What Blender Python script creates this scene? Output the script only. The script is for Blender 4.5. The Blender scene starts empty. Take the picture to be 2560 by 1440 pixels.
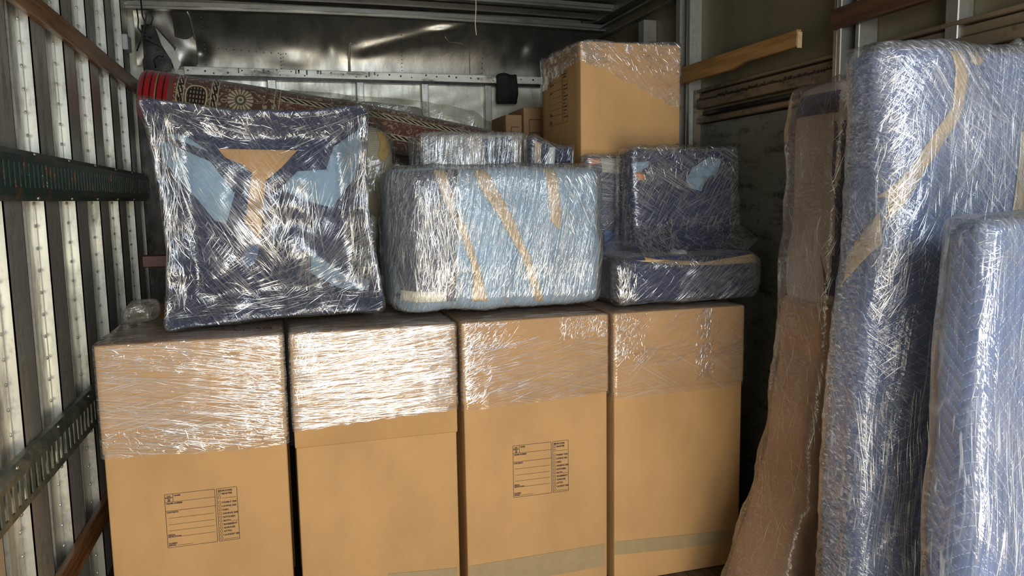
import bpy, bmesh, math, random
import numpy as np
from mathutils import Vector, Matrix, noise
from mathutils.bvhtree import BVHTree

S = bpy.context.scene
COL = S.collection
rnd = random.Random(7)
PI = math.pi

# ------------------------------------------------------------------ camera
F = 1918.4
yaw, pitch, roll = [math.radians(a) for a in (16.417, -6.730, -0.935)]
CAMZ = 1.555
def cam_axes():
    cy, sy, cp, sp = math.cos(yaw), math.sin(yaw), math.cos(pitch), math.sin(pitch)
    f = Vector((sy*cp, cy*cp, sp)); r = Vector((cy, -sy, 0)); u = r.cross(f)
    cr, sr = math.cos(roll), math.sin(roll)
    return r*cr + u*sr, u*cr - r*sr, f
RT, UP, FW = cam_axes()
cd = bpy.data.cameras.new('camera'); cam = bpy.data.objects.new('camera', cd); COL.objects.link(cam)
cd.sensor_width = 36; cd.lens = F/2560*36; cd.clip_start = .02; cd.clip_end = 200
m = Matrix((RT, UP, -FW)).transposed().to_4x4(); m.translation = (0, 0, CAMZ)
cam.matrix_world = m
S.camera = cam
def ray(x, y): return RT*((x-1280)/F) - UP*((y-720)/F) + FW
def at(x, y, Y):
    d = ray(x, y); d = d*(Y/d.y); return Vector((d.x, d.y, d.z+CAMZ))
def atx(x, y, X):
    d = ray(x, y); d = d*(X/d.x); return Vector((d.x, d.y, d.z+CAMZ))

# ------------------------------------------------------------------ light
S.view_settings.view_transform = 'Standard'; S.view_settings.look = 'None'
S.view_settings.gamma = 1; S.view_settings.use_curve_mapping = False
S.view_settings.exposure = 0.06
S.cycles.transparent_max_bounces = 24
S.cycles.max_bounces = 8
S.cycles.sample_clamp_indirect = 4
w = bpy.data.worlds.new('daylight'); S.world = w; w.use_nodes = True
w.node_tree.nodes['Background'].inputs[0].default_value = (.60, .78, 1.0, 1)
w.node_tree.nodes['Background'].inputs[1].default_value = .22
def area(name, loc, target, sx, sy, power, colr):
    l = bpy.data.lights.new(name, 'AREA'); l.shape = 'RECTANGLE'; l.size = sx; l.size_y = sy
    l.energy = power; l.color = colr
    o = bpy.data.objects.new(name, l); COL.objects.link(o); o.location = loc
    o.rotation_euler = (Vector(target)-Vector(loc)).to_track_quat('-Z', 'Y').to_euler()
    return o
area('doorway_daylight', (.10, -1.45, 1.15), (.3, 3, .9), 1.4, 1.1, 50, (1, .94, .82))
area('sunlit_pavement_bounce', (.72, -1.50, .22), (.45, 3, .95), 1.25, .55, 62, (1, .89, .71))
area('doorway_sky', (.7, -1.45, 2.25), (.9, 2.7, 1.1), 2.0, .6, 62, (.76, .88, 1))

# ------------------------------------------------------------------ tags, objects
def tag(o, label=None, cat=None, group=None, kind=None):
    if label: o['label'] = label
    if cat: o['category'] = cat
    if group: o['group'] = group
    if kind: o['kind'] = kind
    return o
def thing(name, label, cat, loc=(0, 0, 0), group=None):
    o = bpy.data.objects.new(name, None); COL.objects.link(o); o.location = loc
    o.empty_display_size = .1
    return tag(o, label, cat, group)
def obj(name, bm, mat, parent=None, label=None, smooth=True, recalc=True):
    if recalc: bmesh.ops.recalc_face_normals(bm, faces=bm.faces)
    me = bpy.data.meshes.new(name); bm.to_mesh(me); bm.free()
    for mm in (mat if isinstance(mat, (list, tuple)) else [mat]): me.materials.append(mm)
    if smooth:
        for p in me.polygons: p.use_smooth = True
    o = bpy.data.objects.new(name, me); COL.objects.link(o)
    if parent:
        o.parent = parent
        q = parent; off = Vector((0, 0, 0))
        while q: off += q.location; q = q.parent
        me.transform(Matrix.Translation(-off))
    if label: o['label'] = label
    return o
def finish_thing(o, label, cat, group=None): return tag(o, label, cat, group)

# ------------------------------------------------------------------ node expression helper
class NT:
    def __init__(s, name):
        s.mat = bpy.data.materials.new(name); s.mat.use_nodes = True
        s.t = s.mat.node_tree; s.t.nodes.clear()
        s.out = s.t.nodes.new('ShaderNodeOutputMaterial')
        s.tc = s.t.nodes.new('ShaderNodeTexCoord')
        s.obj = s.tc.outputs['Object']
    def n(s, typ, ins=None, **kw):
        nd = s.t.nodes.new(typ)
        for k, v in kw.items(): setattr(nd, k, v)
        for k, v in (ins or {}).items(): s.put(nd.inputs[k], v)
        return nd
    def put(s, sock, v):
        if isinstance(v, E_): v = v.s
        if isinstance(v, bpy.types.NodeSocket): s.t.links.new(v, sock)
        else:
            if sock.type == 'RGBA' and len(v) == 3: v = (*v, 1)
            sock.default_value = v
    def m(s, op, a, b=0.0, c=0.0, clamp=False):
        nd = s.t.nodes.new('ShaderNodeMath'); nd.operation = op; nd.use_clamp = clamp
        s.put(nd.inputs[0], a); s.put(nd.inputs[1], b)
        if op in ('MULTIPLY_ADD', 'SMOOTH_MIN', 'COMPARE'): s.put(nd.inputs[2], c)
        return E_(s, nd.outputs[0])
    def xyz(s, vec=None):
        nd = s.n('ShaderNodeSeparateXYZ', {0: vec or s.obj}); return [E_(s, nd.outputs[i]) for i in range(3)]
    def vec(s, x, y, z):
        return s.n('ShaderNodeCombineXYZ', {0: x, 1: y, 2: z}).outputs[0]
    def mapping(s, rot=(0, 0, 0), scale=(1, 1, 1), vec=None, loc=(0, 0, 0)):
        # rotate first, then scale (anisotropic along the rotated axes)
        a = s.n('ShaderNodeMapping', {'Vector': vec or s.obj, 'Rotation': rot, 'Location': loc})
        return s.n('ShaderNodeMapping', {'Vector': a.outputs[0], 'Scale': scale}).outputs[0]
    def noise(s, vec=None, scale=5, detail=2, rough=.5, dist=0):
        nd = s.n('ShaderNodeTexNoise', {'Vector': vec or s.obj, 'Scale': scale, 'Detail': detail, 'Roughness': rough, 'Distortion': dist})
        return E_(s, nd.outputs[0])
    def voro(s, vec=None, scale=5, feature='F1', out=0):
        nd = s.n('ShaderNodeTexVoronoi', {'Vector': vec or s.obj, 'Scale': scale}, feature=feature)
        return E_(s, nd.outputs[out])
    def ss(s, x, a, b, lo=0., hi=1.):
        nd = s.n('ShaderNodeMapRange', {0: x, 1: a, 2: b, 3: lo, 4: hi}, interpolation_type='SMOOTHSTEP'); return E_(s, nd.outputs[0])
    def lin(s, x, a, b, lo=0., hi=1.):
        nd = s.n('ShaderNodeMapRange', {0: x, 1: a, 2: b, 3: lo, 4: hi}); return E_(s, nd.outputs[0])
    def mix(s, f, a, b):
        nd = s.n('ShaderNodeMix', data_type='RGBA'); s.put(nd.inputs[0], f); s.put(nd.inputs[6], a); s.put(nd.inputs[7], b)
        return nd.outputs[2]
    def bump(s, h, strength=.3, dist=.01, normal=None):
        ins = {'Height': h, 'Strength': strength, 'Distance': dist}
        if normal is not None: ins['Normal'] = normal
        return s.n('ShaderNodeBump', ins).outputs[0]
    def band(s, x, c, hw, soft=.002):     # 1 inside |x-c|<hw
        d = s.m('ABSOLUTE', s.m('SUBTRACT', x, c)); return s.ss(d, hw-soft, hw+soft, 1., 0.)
    def bsdf(s, color, rough=.5, metal=0., normal=None, **kw):
        nd = s.n('ShaderNodeBsdfPrincipled', {'Base Color': color, 'Roughness': rough, 'Metallic': metal})
        if normal is not None: s.put(nd.inputs['Normal'], normal)
        for k, v in kw.items(): s.put(nd.inputs[k.replace('_', ' ')], v)
        return nd.outputs[0]
    def end(s, sh): s.t.links.new(sh, s.out.inputs[0]); return s.mat
class E_:
    def __init__(s, nt, sock): s.nt = nt; s.s = sock
    def __add__(a, b): return a.nt.m('ADD', a, b)
    def __radd__(a, b): return a.nt.m('ADD', a, b)
    def __sub__(a, b): return a.nt.m('SUBTRACT', a, b)
    def __rsub__(a, b): return a.nt.m('SUBTRACT', b, a)
    def __mul__(a, b): return a.nt.m('MULTIPLY', a, b)
    def __rmul__(a, b): return a.nt.m('MULTIPLY', a, b)
    def __truediv__(a, b): return a.nt.m('DIVIDE', a, b)
    def __pow__(a, b): return a.nt.m('POWER', a, b)
    def fr(a): return a.nt.m('FRACT', a)
    def ab(a): return a.nt.m('ABSOLUTE', a)
    def fl(a): return a.nt.m('FLOOR', a)
    def mx(a, b): return a.nt.m('MAXIMUM', a, b)
    def mn(a, b): return a.nt.m('MINIMUM', a, b)

# ------------------------------------------------------------------ materials
def m_metal(name, base, rough, metal, dirt=(.12, .10, .07), dirt_amt=.35, bumpy=.15, scale=6, vert=True):
    t = NT(name)
    sc = (3, 3, .6) if vert else (.7, .7, 3)
    a = t.noise(t.mapping(scale=sc), scale, 5, .65)
    b = t.noise(None, 45, 4, .7)
    d = t.ss(a*.7+b*.3, .48, .66)*dirt_amt
    spots = t.ss(t.noise(None, 120, 2, .5), .68, .76)*.4
    c = t.mix(d.mx(spots), base, dirt)
    r = t.lin(a, .3, .7, rough*.75, rough*1.3)
    n = t.bump(t.noise(None, 3.5, 2)*.7+b*.04, bumpy, .04)
    return t.end(t.bsdf(c, r, metal, n))
STUD = m_metal('galvanised stud', (.62, .61, .54), .42, .75, dirt_amt=.5)
SKIN = m_metal('wall skin metal', (.40, .37, .31), .24, .85, dirt_amt=.45, bumpy=.25)
ALU = m_metal('bulkhead aluminium', (.30, .285, .245), .36, .9, dirt_amt=.2, bumpy=.3, scale=3)
PANEL = m_metal('bulkhead panel', (.80, .77, .64), .42, .5, dirt=(.3, .27, .2), dirt_amt=.35, bumpy=.35)
LEDGE = m_metal('ledge painted white', (.80, .77, .67), .5, .3, dirt_amt=.75, vert=False)
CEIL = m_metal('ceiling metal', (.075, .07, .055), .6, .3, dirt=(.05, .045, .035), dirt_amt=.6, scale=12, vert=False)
BOW = m_metal('roof bow metal', (.24, .23, .20), .35, .8, dirt_amt=.4, vert=False)
DARKP = m_metal('side panel', (.175, .145, .085), .5, .2, dirt=(.09, .075, .045), dirt_amt=.35, scale=2)
GREYP = m_metal('scuffed lower panel', (.18, .18, .145), .55, .15, dirt=(.03, .028, .02), dirt_amt=.9, scale=7, vert=False)
TRACK = m_metal('side trim rail', (.22, .165, .105), .5, .4, dirt=(.05, .035, .02), dirt_amt=.8, scale=8, vert=False)
STEELP = m_metal('steel post', (.50, .48, .42), .4, .8, dirt_amt=.4)
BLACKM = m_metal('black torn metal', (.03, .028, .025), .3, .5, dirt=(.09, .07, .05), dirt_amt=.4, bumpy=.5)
def m_green():
    t = NT('green painted rail')
    a = t.noise(None, 14, 5, .7); z = t.xyz()[2]
    rust = t.ss(a + t.noise(None, 60, 3)*.25, .66, .78)
    chips = t.ss(t.noise(None, 90, 2), .69, .73)
    c = t.mix(rust, (.018, .045, .036), (.20, .075, .02)); c = t.mix(chips*.8, c, (.35, .42, .38))
    return t.end(t.bsdf(c, .38, .25, t.bump(a, .2, .01)))
GREEN = m_green()
def m_greenlow():
    t = NT('worn green grey rail')
    a = t.noise(None, 14, 5, .7)
    c = t.mix(t.ss(a, .4, .65), (.10, .12, .095), (.22, .215, .16)); c = t.mix(t.ss(t.noise(None, 70, 3), .64, .72), c, (.03, .05, .04))
    return t.end(t.bsdf(c, .42, .45, t.bump(a, .2, .01)))
GREENL = m_greenlow()
def m_wood(name, a, b, rough=.5, axis=1, dark=(.03, .012, .005)):
    t = NT(name); sc = [14, 14, 14]; sc[axis] = .8
    g = t.noise(t.mapping(scale=tuple(sc)), 3, 6, .65, .6)
    sp = t.ss(t.noise(None, 12, 4, .7), .62, .75)
    c = t.mix(t.ss(g, .35, .65), a, b); c = t.mix(sp*.8, c, dark)
    return t.end(t.bsdf(c, rough, 0, t.bump(g, .35, .006)))
WOODR = m_wood('varnished brown wood', (.17, .07, .025), (.34, .16, .06), .38)
WOODD = m_wood('dark red brown wood', (.055, .024, .012), (.10, .045, .022), .5)
WOODL = m_wood('worn pine board', (.26, .125, .035), (.42, .22, .07), .5)
WOODEND = m_wood('pine end grain', (.55, .36, .15), (.66, .45, .2), .6)
FLOORM = m_wood('worn floor planks', (.045, .03, .018), (.11, .075, .045), .6, axis=1, dark=(.015, .012, .01))

def m_card(name, base=(.52, .30, .125), side=False):
    t = NT(name)
    x, y, z = t.xyz()
    blot = t.noise(t.mapping(scale=(2, 2, 1.2)), 2.2, 4, .6)
    fib = t.noise(None, 220, 3, .7)
    cor = t.m('SINE', (x+y)*900.)
    dk = tuple(v*.88 for v in base); lt = tuple(min(1, v*1.05) for v in base)
    c = t.mix(t.ss(blot, .3, .75), lt, dk)
    c = t.mix(t.ss(fib, .55, .75)*.25, c, tuple(v*.6 for v in base))
    scuff = t.ss(t.noise(t.mapping(scale=(9, 9, 1)), 2, 4, .7), .66, .72)
    c = t.mix(scuff*.25, c, tuple(min(1, v*1.35) for v in base))
    n = t.bump(cor*.04 + blot*4. + fib*.3, .25, .0035)
    return t.end(t.bsdf(c, .72, 0, n, Specular_IOR_Level=.25))
CARD = m_card('kraft cardboard')
CARDD = m_card('kraft cardboard lid', (.50, .285, .115))
CARDOLD = m_card('darker cardboard', (.36, .21, .10))
def m_ink():
    t = NT('dark printed ink'); return t.end(t.bsdf((.035, .014, .012), .6))
INK = m_ink()
def m_flat(name, c, rough=.6, sc=60, var=.25, bumpv=.2, metal=0):
    t = NT(name); a = t.noise(None, sc, 3, .6)
    cc = t.mix(a, tuple(v*(1-var) for v in c), tuple(min(1, v*(1+var)) for v in c))
    return t.end(t.bsdf(cc, rough, metal, t.bump(a, bumpv, .003)))
TAPE = m_flat('tan packing tape', (.47, .33, .17), .25, 40)
TAPEG = m_flat('grey brown clear tape', (.37, .27, .145), .22, 25, .15, .5)
PAPER = m_flat('cream paper label', (.78, .74, .60), .6, 90, .1)
BLACKCLOTH = m_flat('black cloth', (.012, .011, .010), .8, 30)
RUBBER = m_flat('black cable', (.01, .01, .01), .4)
STRING = m_flat('pale string', (.6, .52, .36), .7)
WHITEBOX = m_flat('white plastic box', (.5, .5, .5), .4)
MUSTARD = m_flat('mustard foam paper', (.55, .36, .11), .7, 30)
FOAM = m_flat('white foam padding', (.75, .76, .72), .8, 30)
ORANGE = m_flat('orange tan wood corner', (.55, .21, .08), .4)
REDW = m_flat('dark red painted wood', (.09, .022, .015), .5)

def m_quilt(name, base, thread, p=.027, P=.15, slope=.75, alt=None, axis='xz'):
    t = NT(name); x, y, z = t.xyz()
    u = x+y if axis == 'xz' else y
    tri = ((u/P).fr()-.5).ab()*(2*P*slope/2*1.0)
    v = (z + tri + t.noise(None, 5, 1)*.012)/p
    d = (v.fr()-.5).ab()           # 0 at mid line
    line = t.ss(d, .0, .055, 1., 0.)
    dash = t.ss(t.m('SINE', u*1100.), -.6, .0)
    puff = d*2.
    fold = t.noise(t.mapping(scale=(1.4, 1.4, .5)), 4, 3, .5)
    weave = t.noise(None, 300, 2, .6)
    c = t.mix(t.ss(fold, .3, .7), base, tuple(v_*.72 for v_ in base))
    if alt: c = t.mix(t.ss(t.noise(None, 2.2, 2), .52, .58), c, alt)
    c = t.mix(line*dash*.75, c, thread)
    n = t.bump(puff*.6 + fold*3. + weave*.05, .5, .006)
    return t.end(t.bsdf(c, .8, 0, n, Sheen_Weight=.25))
NAVY = m_quilt('navy quilted moving blanket', (.015, .024, .085), (.11, .15, .27))
BLUEQ = m_quilt('blue quilted moving blanket', (.065, .115, .29), (.50, .62, .82))
BLUEQ2 = m_quilt('mid blue quilted blanket', (.105, .17, .37), (.62, .74, .92), p=.030, P=.15, slope=1.0)
LBLUE = m_quilt('light blue blanket lining', (.27, .42, .58), (.30, .46, .62), p=.05)
LINEN = m_quilt('grey linen upholstery', (.46, .43, .37), (.33, .31, .26), p=.006, P=.02, slope=0.)
BEIGE = m_quilt('beige linen upholstery', (.46, .40, .30), (.42, .37, .28), p=.008, P=.02, slope=0.)
BROWNQ = m_flat('brown kraft pad', (.44, .26, .16), .75, 5, .3, .5)
BROWNG = m_flat('greyish brown paper', (.50, .40, .33), .7, 8, .3, .6)

def m_film(name, angs=((0., 1.),), haze=.10, streak=.35, gloss=1.0, bumpv=.5, tint=(.97, .965, .955), rough=.10, sc=1.0, crinkle=.5, milk=(.80, .79, .76), thr=.60):
    """stretch film: clear where smooth, whitened and glossy along the folds"""
    t = NT(name)
    hts = None; lines = None
    for i, (a, wgt) in enumerate(angs):
        mp = t.mapping(rot=(0, math.radians(a), 0), scale=(1.5*sc, 20*sc, 70*sc), loc=(i*3.1, i*1.7, i*2.3))
        n1 = t.noise(mp, 1.0, 2, .5, .3)
        mp2 = t.mapping(rot=(0, math.radians(a+4), 0), scale=(3*sc, 60*sc, 230*sc), loc=(i*1.1, 4, 1))
        n2 = t.noise(mp2, 1.0, 1, .5, .2)
        big = t.ss(t.noise(t.mapping(loc=(i*9., 2, 5), scale=(1, 1, 1)), 3.2, 2), .40, .60)
        ridge = (1.-(n1*2.-1.).ab())**12
        ridge2 = t.ss(n2, thr, thr+.07)
        L = (ridge*.5).mx(ridge2)*(big*.85+.15)*wgt
        Hh = (n1*1.6+n2*.35)*wgt
        hts = Hh if hts is None else hts+Hh
        lines = L if lines is None else lines.mx(L)
    cr2 = t.noise(None, 24, 3, .55, 1.2)
    spark = t.ss(t.noise(None, 80, 2, .6, 1.5), .62, .69)*t.ss(t.noise(None, 5, 2), .5, .64)
    H = hts*1.0 + cr2*(crinkle*1.5)
    n = t.bump(H, bumpv*.8, .006)
    lines = lines.mx(spark*crinkle)
    tr = t.n('ShaderNodeBsdfTransparent', {0: tint}).outputs[0]
    mk = t.bsdf(milk, .30, 0, n)
    f1 = lines*streak + haze*.45
    f1 = t.m('MINIMUM', f1, .92)
    s1 = t.n('ShaderNodeMixShader', {0: f1, 1: tr, 2: mk}).outputs[0]
    gl = t.n('ShaderNodeBsdfGlossy', {0: (1, 1, 1), 'Roughness': rough, 'Normal': n}).outputs[0]
    fr = t.n('ShaderNodeFresnel', {'IOR': 1.45, 'Normal': n}).outputs[0]
    f2 = t.m('MULTIPLY', E_(t, fr)*1.5, t.lin(t.noise(None, 4.5, 2), .35, .65, gloss*.6, gloss*1.5), clamp=True)
    f2 = t.m('MINIMUM', f2, .34)
    s2 = t.n('ShaderNodeMixShader', {0: f2, 1: s1, 2: gl}).outputs[0]
    return t.end(s2)
def m_crease():
    t = NT('creased film ridge')
    tr = t.n('ShaderNodeBsdfTransparent', {0: (.97, .97, .96)}).outputs[0]
    gl = t.n('ShaderNodeBsdfGlossy', {0: (1, 1, 1), 'Roughness': .16}).outputs[0]
    df = t.n('ShaderNodeBsdfDiffuse', {0: (.8, .79, .76)}).outputs[0]
    mk = t.n('ShaderNodeMixShader', {0: .75, 1: df, 2: gl}).outputs[0]
    f = t.lin(t.noise(None, 30, 2), .3, .7, .15, .60)
    return t.end(t.n('ShaderNodeMixShader', {0: f, 1: tr, 2: mk}).outputs[0])
CREASE = m_crease()

# ------------------------------------------------------------------ geometry helpers
def box(bm, x0, x1, y0, y1, z0, z1, mi=0):
    vs = [bm.verts.new((x, y, z)) for x in (x0, x1) for y in (y0, y1) for z in (z0, z1)]
    for f in ((0, 1, 3, 2), (4, 6, 7, 5), (0, 4, 5, 1), (2, 3, 7, 6), (0, 2, 6, 4), (1, 5, 7, 3)):
        fc = bm.faces.new([vs[i] for i in f]); fc.material_index = mi
def bevel(bm, w=.003, seg=2):
    bmesh.ops.recalc_face_normals(bm, faces=bm.faces)
    bmesh.ops.bevel(bm, geom=list(bm.edges), offset=w, segments=seg, affect='EDGES', profile=.6)
def bar(bm, a, b, wdt, hgt, up=(0, 0, 1), mi=0):
    a, b, up = Vector(a), Vector(b), Vector(up); d = (b-a).normalized(); s = d.cross(up).normalized(); u = s.cross(d)
    vs = []
    for p in (a, b):
        for i, j in ((-1, -1), (1, -1), (1, 1), (-1, 1)): vs.append(bm.verts.new(p+s*i*wdt/2+u*j*hgt/2))
    for f in ((3, 2, 1, 0), (4, 5, 6, 7), (0, 1, 5, 4), (1, 2, 6, 5), (2, 3, 7, 6), (3, 0, 4, 7)):
        bm.faces.new([vs[i] for i in f]).material_index = mi
def tube(bm, pts, r, n=8):
    pts = [Vector(p) for p in pts]; rings = []
    for i, p in enumerate(pts):
        d = (pts[min(i+1, len(pts)-1)]-pts[max(i-1, 0)]).normalized()
        s = d.cross(Vector((.13, .31, .94))).normalized(); u = s.cross(d)
        rr = r[i] if isinstance(r, (list, tuple)) else r
        rings.append([bm.verts.new(p+(s*math.cos(2*PI*k/n)+u*math.sin(2*PI*k/n))*rr) for k in range(n)])
    for a, b in zip(rings, rings[1:]):
        for k in range(n): bm.faces.new((a[k], a[(k+1) % n], b[(k+1) % n], b[k]))
    bm.faces.new(rings[0][::-1]); bm.faces.new(rings[-1])
def lathe(bm, c, prof, n=16, axis='y'):
    rings = []
    for (h, r) in prof:
        ring = []
        for k in range(n):
            a = 2*PI*k/n; u, v = r*math.cos(a), r*math.sin(a)
            p = {'y': (u, h, v), 'x': (h, u, v), 'z': (u, v, h)}[axis]
            ring.append(bm.verts.new(Vector(c)+Vector(p)))
        rings.append(ring)
    for a, b in zip(rings, rings[1:]):
        for k in range(n): bm.faces.new((a[k], a[(k+1) % n], b[(k+1) % n], b[k]))
    bm.faces.new(rings[0][::-1]); bm.faces.new(rings[-1])
def soft(x0, x1, y0, y1, z0, z1, r=.04, step=.02, amp=.004, nsc=6., seed=0, rings=None, warp=None, inflate=0., fold=0., fang=0., open_bottom=False):
    """rounded, slightly lumpy block; rings=[(z,x0,x1,y0,y1),...] reshapes it by height"""
    x0 -= inflate; x1 += inflate; y0 -= inflate; y1 += inflate; z1 += inflate
    if not open_bottom: z0 -= 0
    bm = bmesh.new()
    C = Vector(((x0+x1)/2, (y0+y1)/2, (z0+z1)/2)); Hh = Vector(((x1-x0)/2, (y1-y0)/2, (z1-z0)/2))
    rr = min(r, Hh.x*.99, Hh.y*.99, Hh.z*.99)
    ns = [max(4, int(2*h/step)) for h in Hh]
    def gridc(h, n):    # coordinates with extra density at the rounded border
        a = [-h+rr*(1-math.cos(PI/2*i/3)) for i in range(3)]
        b = [-h+rr+(2*h-2*rr)*i/max(1, n-1) for i in range(n)]
        return a+b+[-v for v in a[::-1]]
    cs = [gridc(Hh[i], ns[i]) for i in range(3)]
    key = {}
    def vert(i, j, k):
        if (i, j, k) in key: return key[(i, j, k)]
        p = Vector((cs[0][i], cs[1][j], cs[2][k]))
        q = Vector([max(-Hh[a]+rr, min(Hh[a]-rr, p[a])) for a in range(3)])
        d = p-q
        nn = d.normalized() if d.length > 1e-6 else Vector((0, 0, 0))
        if d.length > 1e-6: p = q+nn*rr
        p = p+C
        if amp: p = p+nn*(noise.noise(p*nsc+Vector((seed*7.1, seed*3.3, 1)))*amp*2)
        if fold:
            ca, sa = math.cos(math.radians(fang)), math.sin(math.radians(fang))
            al = p.x*ca+p.z*sa; pe = -p.x*sa+p.z*ca
            f = 1-abs(noise.noise(Vector((al*3, pe*28, p.y*14+seed)))*2)
            p = p+nn*fold*max(0, f)**3
        v = bm.verts.new(p); key[(i, j, k)] = v
        return v
    N = [len(c)-1 for c in cs]
    def quad(a, b, c, d): bm.faces.new((a, b, c, d))
    for k in (0, N[2]):
        if k == 0 and open_bottom: continue
        for i in range(N[0]):
            for j in range(N[1]): quad(vert(i, j, k), vert(i+1, j, k), vert(i+1, j+1, k), vert(i, j+1, k))
    for j in (0, N[1]):
        for i in range(N[0]):
            for k in range(N[2]): quad(vert(i, j, k), vert(i+1, j, k), vert(i+1, j, k+1), vert(i, j, k+1))
    for i in (0, N[0]):
        for j in range(N[1]):
            for k in range(N[2]): quad(vert(i, j, k), vert(i, j+1, k), vert(i, j+1, k+1), vert(i, j, k+1))
    if rings:
        R = sorted(rings)
        zs = [q[0] for q in R]
        for v in bm.verts:
            z = v.co.z
            e = [float(np.interp(z, zs, [q[c] for q in R])) for c in (1, 2, 3, 4)]
            e[0] -= inflate; e[1] += inflate; e[2] -= inflate; e[3] += inflate
            u = (v.co.x-x0)/(x1-x0); t_ = (v.co.y-y0)/(y1-y0)
            v.co.x = e[0]+(e[1]-e[0])*u; v.co.y = e[2]+(e[3]-e[2])*t_
    if warp:
        for v in bm.verts: v.co = Vector(warp(v.co.copy()))
    bmesh.ops.recalc_face_normals(bm, faces=bm.faces)
    return bm
def bvh_of(bm): return BVHTree.FromBMesh(bm)
DIRS = {'front': (Vector((0, 1, 0)), lambda u, v, o: Vector((u, o, v))),
        'left': (Vector((1, 0, 0)), lambda u, v, o: Vector((o, u, v))),
        'top': (Vector((0, 0, -1)), lambda u, v, o: Vector((u, v, o)))}
ORI = {'front': -1., 'left': -3., 'top': 4.}
def cast(bvh, face, u, v, default=None):
    d, mk = DIRS[face]
    h = bvh.ray_cast(mk(u, v, ORI[face]), d, 20)
    return h[0], h[1]
def patch(bvh, poly, face='front', off=.002, cell=.015, thick=.0015):
    """a flat strip or flap laid on the surface: polygon in the face's two coordinates"""
    d, mk = DIRS[face]
    bm = bmesh.new()
    vs = [bm.verts.new((p[0], p[1], 0)) for p in poly]; bm.faces.new(vs)
    us = [p[0] for p in poly]; ws = [p[1] for p in poly]
    for ax, lo, hi in ((0, min(us), max(us)), (1, min(ws), max(ws))):
        c = math.ceil(lo/cell)*cell
        while c < hi:
            no = (1, 0, 0) if ax == 0 else (0, 1, 0); co = (c, 0, 0) if ax == 0 else (0, c, 0)
            bmesh.ops.bisect_plane(bm, geom=bm.verts[:]+bm.edges[:]+bm.faces[:], plane_co=co, plane_no=no, dist=1e-6)
            c += cell
    miss = []; last = None
    for v in bm.verts:
        h, n = cast(bvh, face, v.co.x, v.co.y)
        if h is None: miss.append(v); continue
        v.co = h - d*off; last = v.co.copy()
    bmesh.ops.delete(bm, geom=miss, context='VERTS')
    if thick and bm.faces:
        r = bmesh.ops.extrude_face_region(bm, geom=bm.faces[:])
        bmesh.ops.translate(bm, vec=-d*thick, verts=[g for g in r['geom'] if isinstance(g, bmesh.types.BMVert)])
    return bm
def creases(bm, bvh, n, ur, vr, ang, spread=6, face='front', L=(.05, .3), W=(.0006, .0018), mi=1, seed=1, off=.001, dens=None, curve=.0, maxjump=.03, hgt=(.15, .95)):
    """narrow raised folds of film that follow the surface"""
    d, mk = DIRS[face]; R = random.Random(seed)
    made = 0; tries = 0
    while made < n and tries < n*6:
        tries += 1
        u = R.uniform(*ur); v = R.uniform(*vr)
        if dens and R.random() > dens(u, v): continue
        a0 = ang(u, v) if callable(ang) else ang
        a = math.radians(a0+R.gauss(0, spread)); Ln = L[0]*(L[1]/L[0])**R.random(); wd = W[0]*(W[1]/W[0])**(R.random()**1.6)
        bend = R.gauss(0, curve); hh = R.uniform(*hgt)
        k = max(3, int(Ln/.018)); prev = None; pts = []
        for i in range(k+1):
            s_ = (i/k-.5)*Ln; aa = a+bend*s_
            pts.append((u+math.cos(aa)*s_, v+math.sin(aa)*s_))
        hs = []
        for p in pts:
            if not (ur[0]-.01 <= p[0] <= ur[1]+.01 and vr[0]-.01 <= p[1] <= vr[1]+.01): hs.append(None); continue
            h, nn = cast(bvh, face, *p)
            if h is None: hs.append(None)
            else:
                if nn.dot(d) > 0: nn = -nn
                hs.append((h, nn))
        row = None; lastp = None
        for i, h in enumerate(hs):
            if h is None or (lastp is not None and (h[0]-lastp).length > Ln/k*1.5+maxjump): row = None; lastp = None if h is None else h[0]; continue
            j = min(i+1, k) if hs[min(i+1, k)] else i; j0 = i-1 if i > 0 and hs[i-1] else i
            tg = (hs[j][0]-hs[j0][0]) if j != j0 else Vector((1, 0, 0))
            if tg.length < 1e-6: row = None; continue
            sd = tg.normalized().cross(h[1]).normalized()
            ww = wd*math.sin(PI*(i+.15)/(k+.3))
            c = h[0]+h[1]*off
            nr = [bm.verts.new(c-sd*ww), bm.verts.new(c+h[1]*ww*hh), bm.verts.new(c+sd*ww)]
            if row:
                for q in (0, 1):
                    f = bm.faces.new((row[q], row[q+1], nr[q+1], nr[q])); f.material_index = mi
            row = nr; lastp = h[0]
        made += 1
def text_bm(bm, s, x, z, size, M4, align='LEFT', squeeze=1.0, heavy=0.):
    c = bpy.data.curves.new('t', 'FONT'); c.body = s; c.size = size; c.align_x = align; c.fill_mode = 'FRONT'; c.offset = heavy; c.resolution_u = 2
    o = bpy.data.objects.new('t', c); COL.objects.link(o)
    dg = bpy.context.evaluated_depsgraph_get(); dg.update()
    me = bpy.data.meshes.new_from_object(o.evaluated_get(dg))
    n0 = len(bm.verts)
    me.transform(M4 @ Matrix.Translation((x, z, 0)) @ Matrix.Diagonal((squeeze, 1, 1, 1)))
    bm.from_mesh(me)
    bpy.data.objects.remove(o); bpy.data.curves.remove(c); bpy.data.meshes.remove(me)

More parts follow.
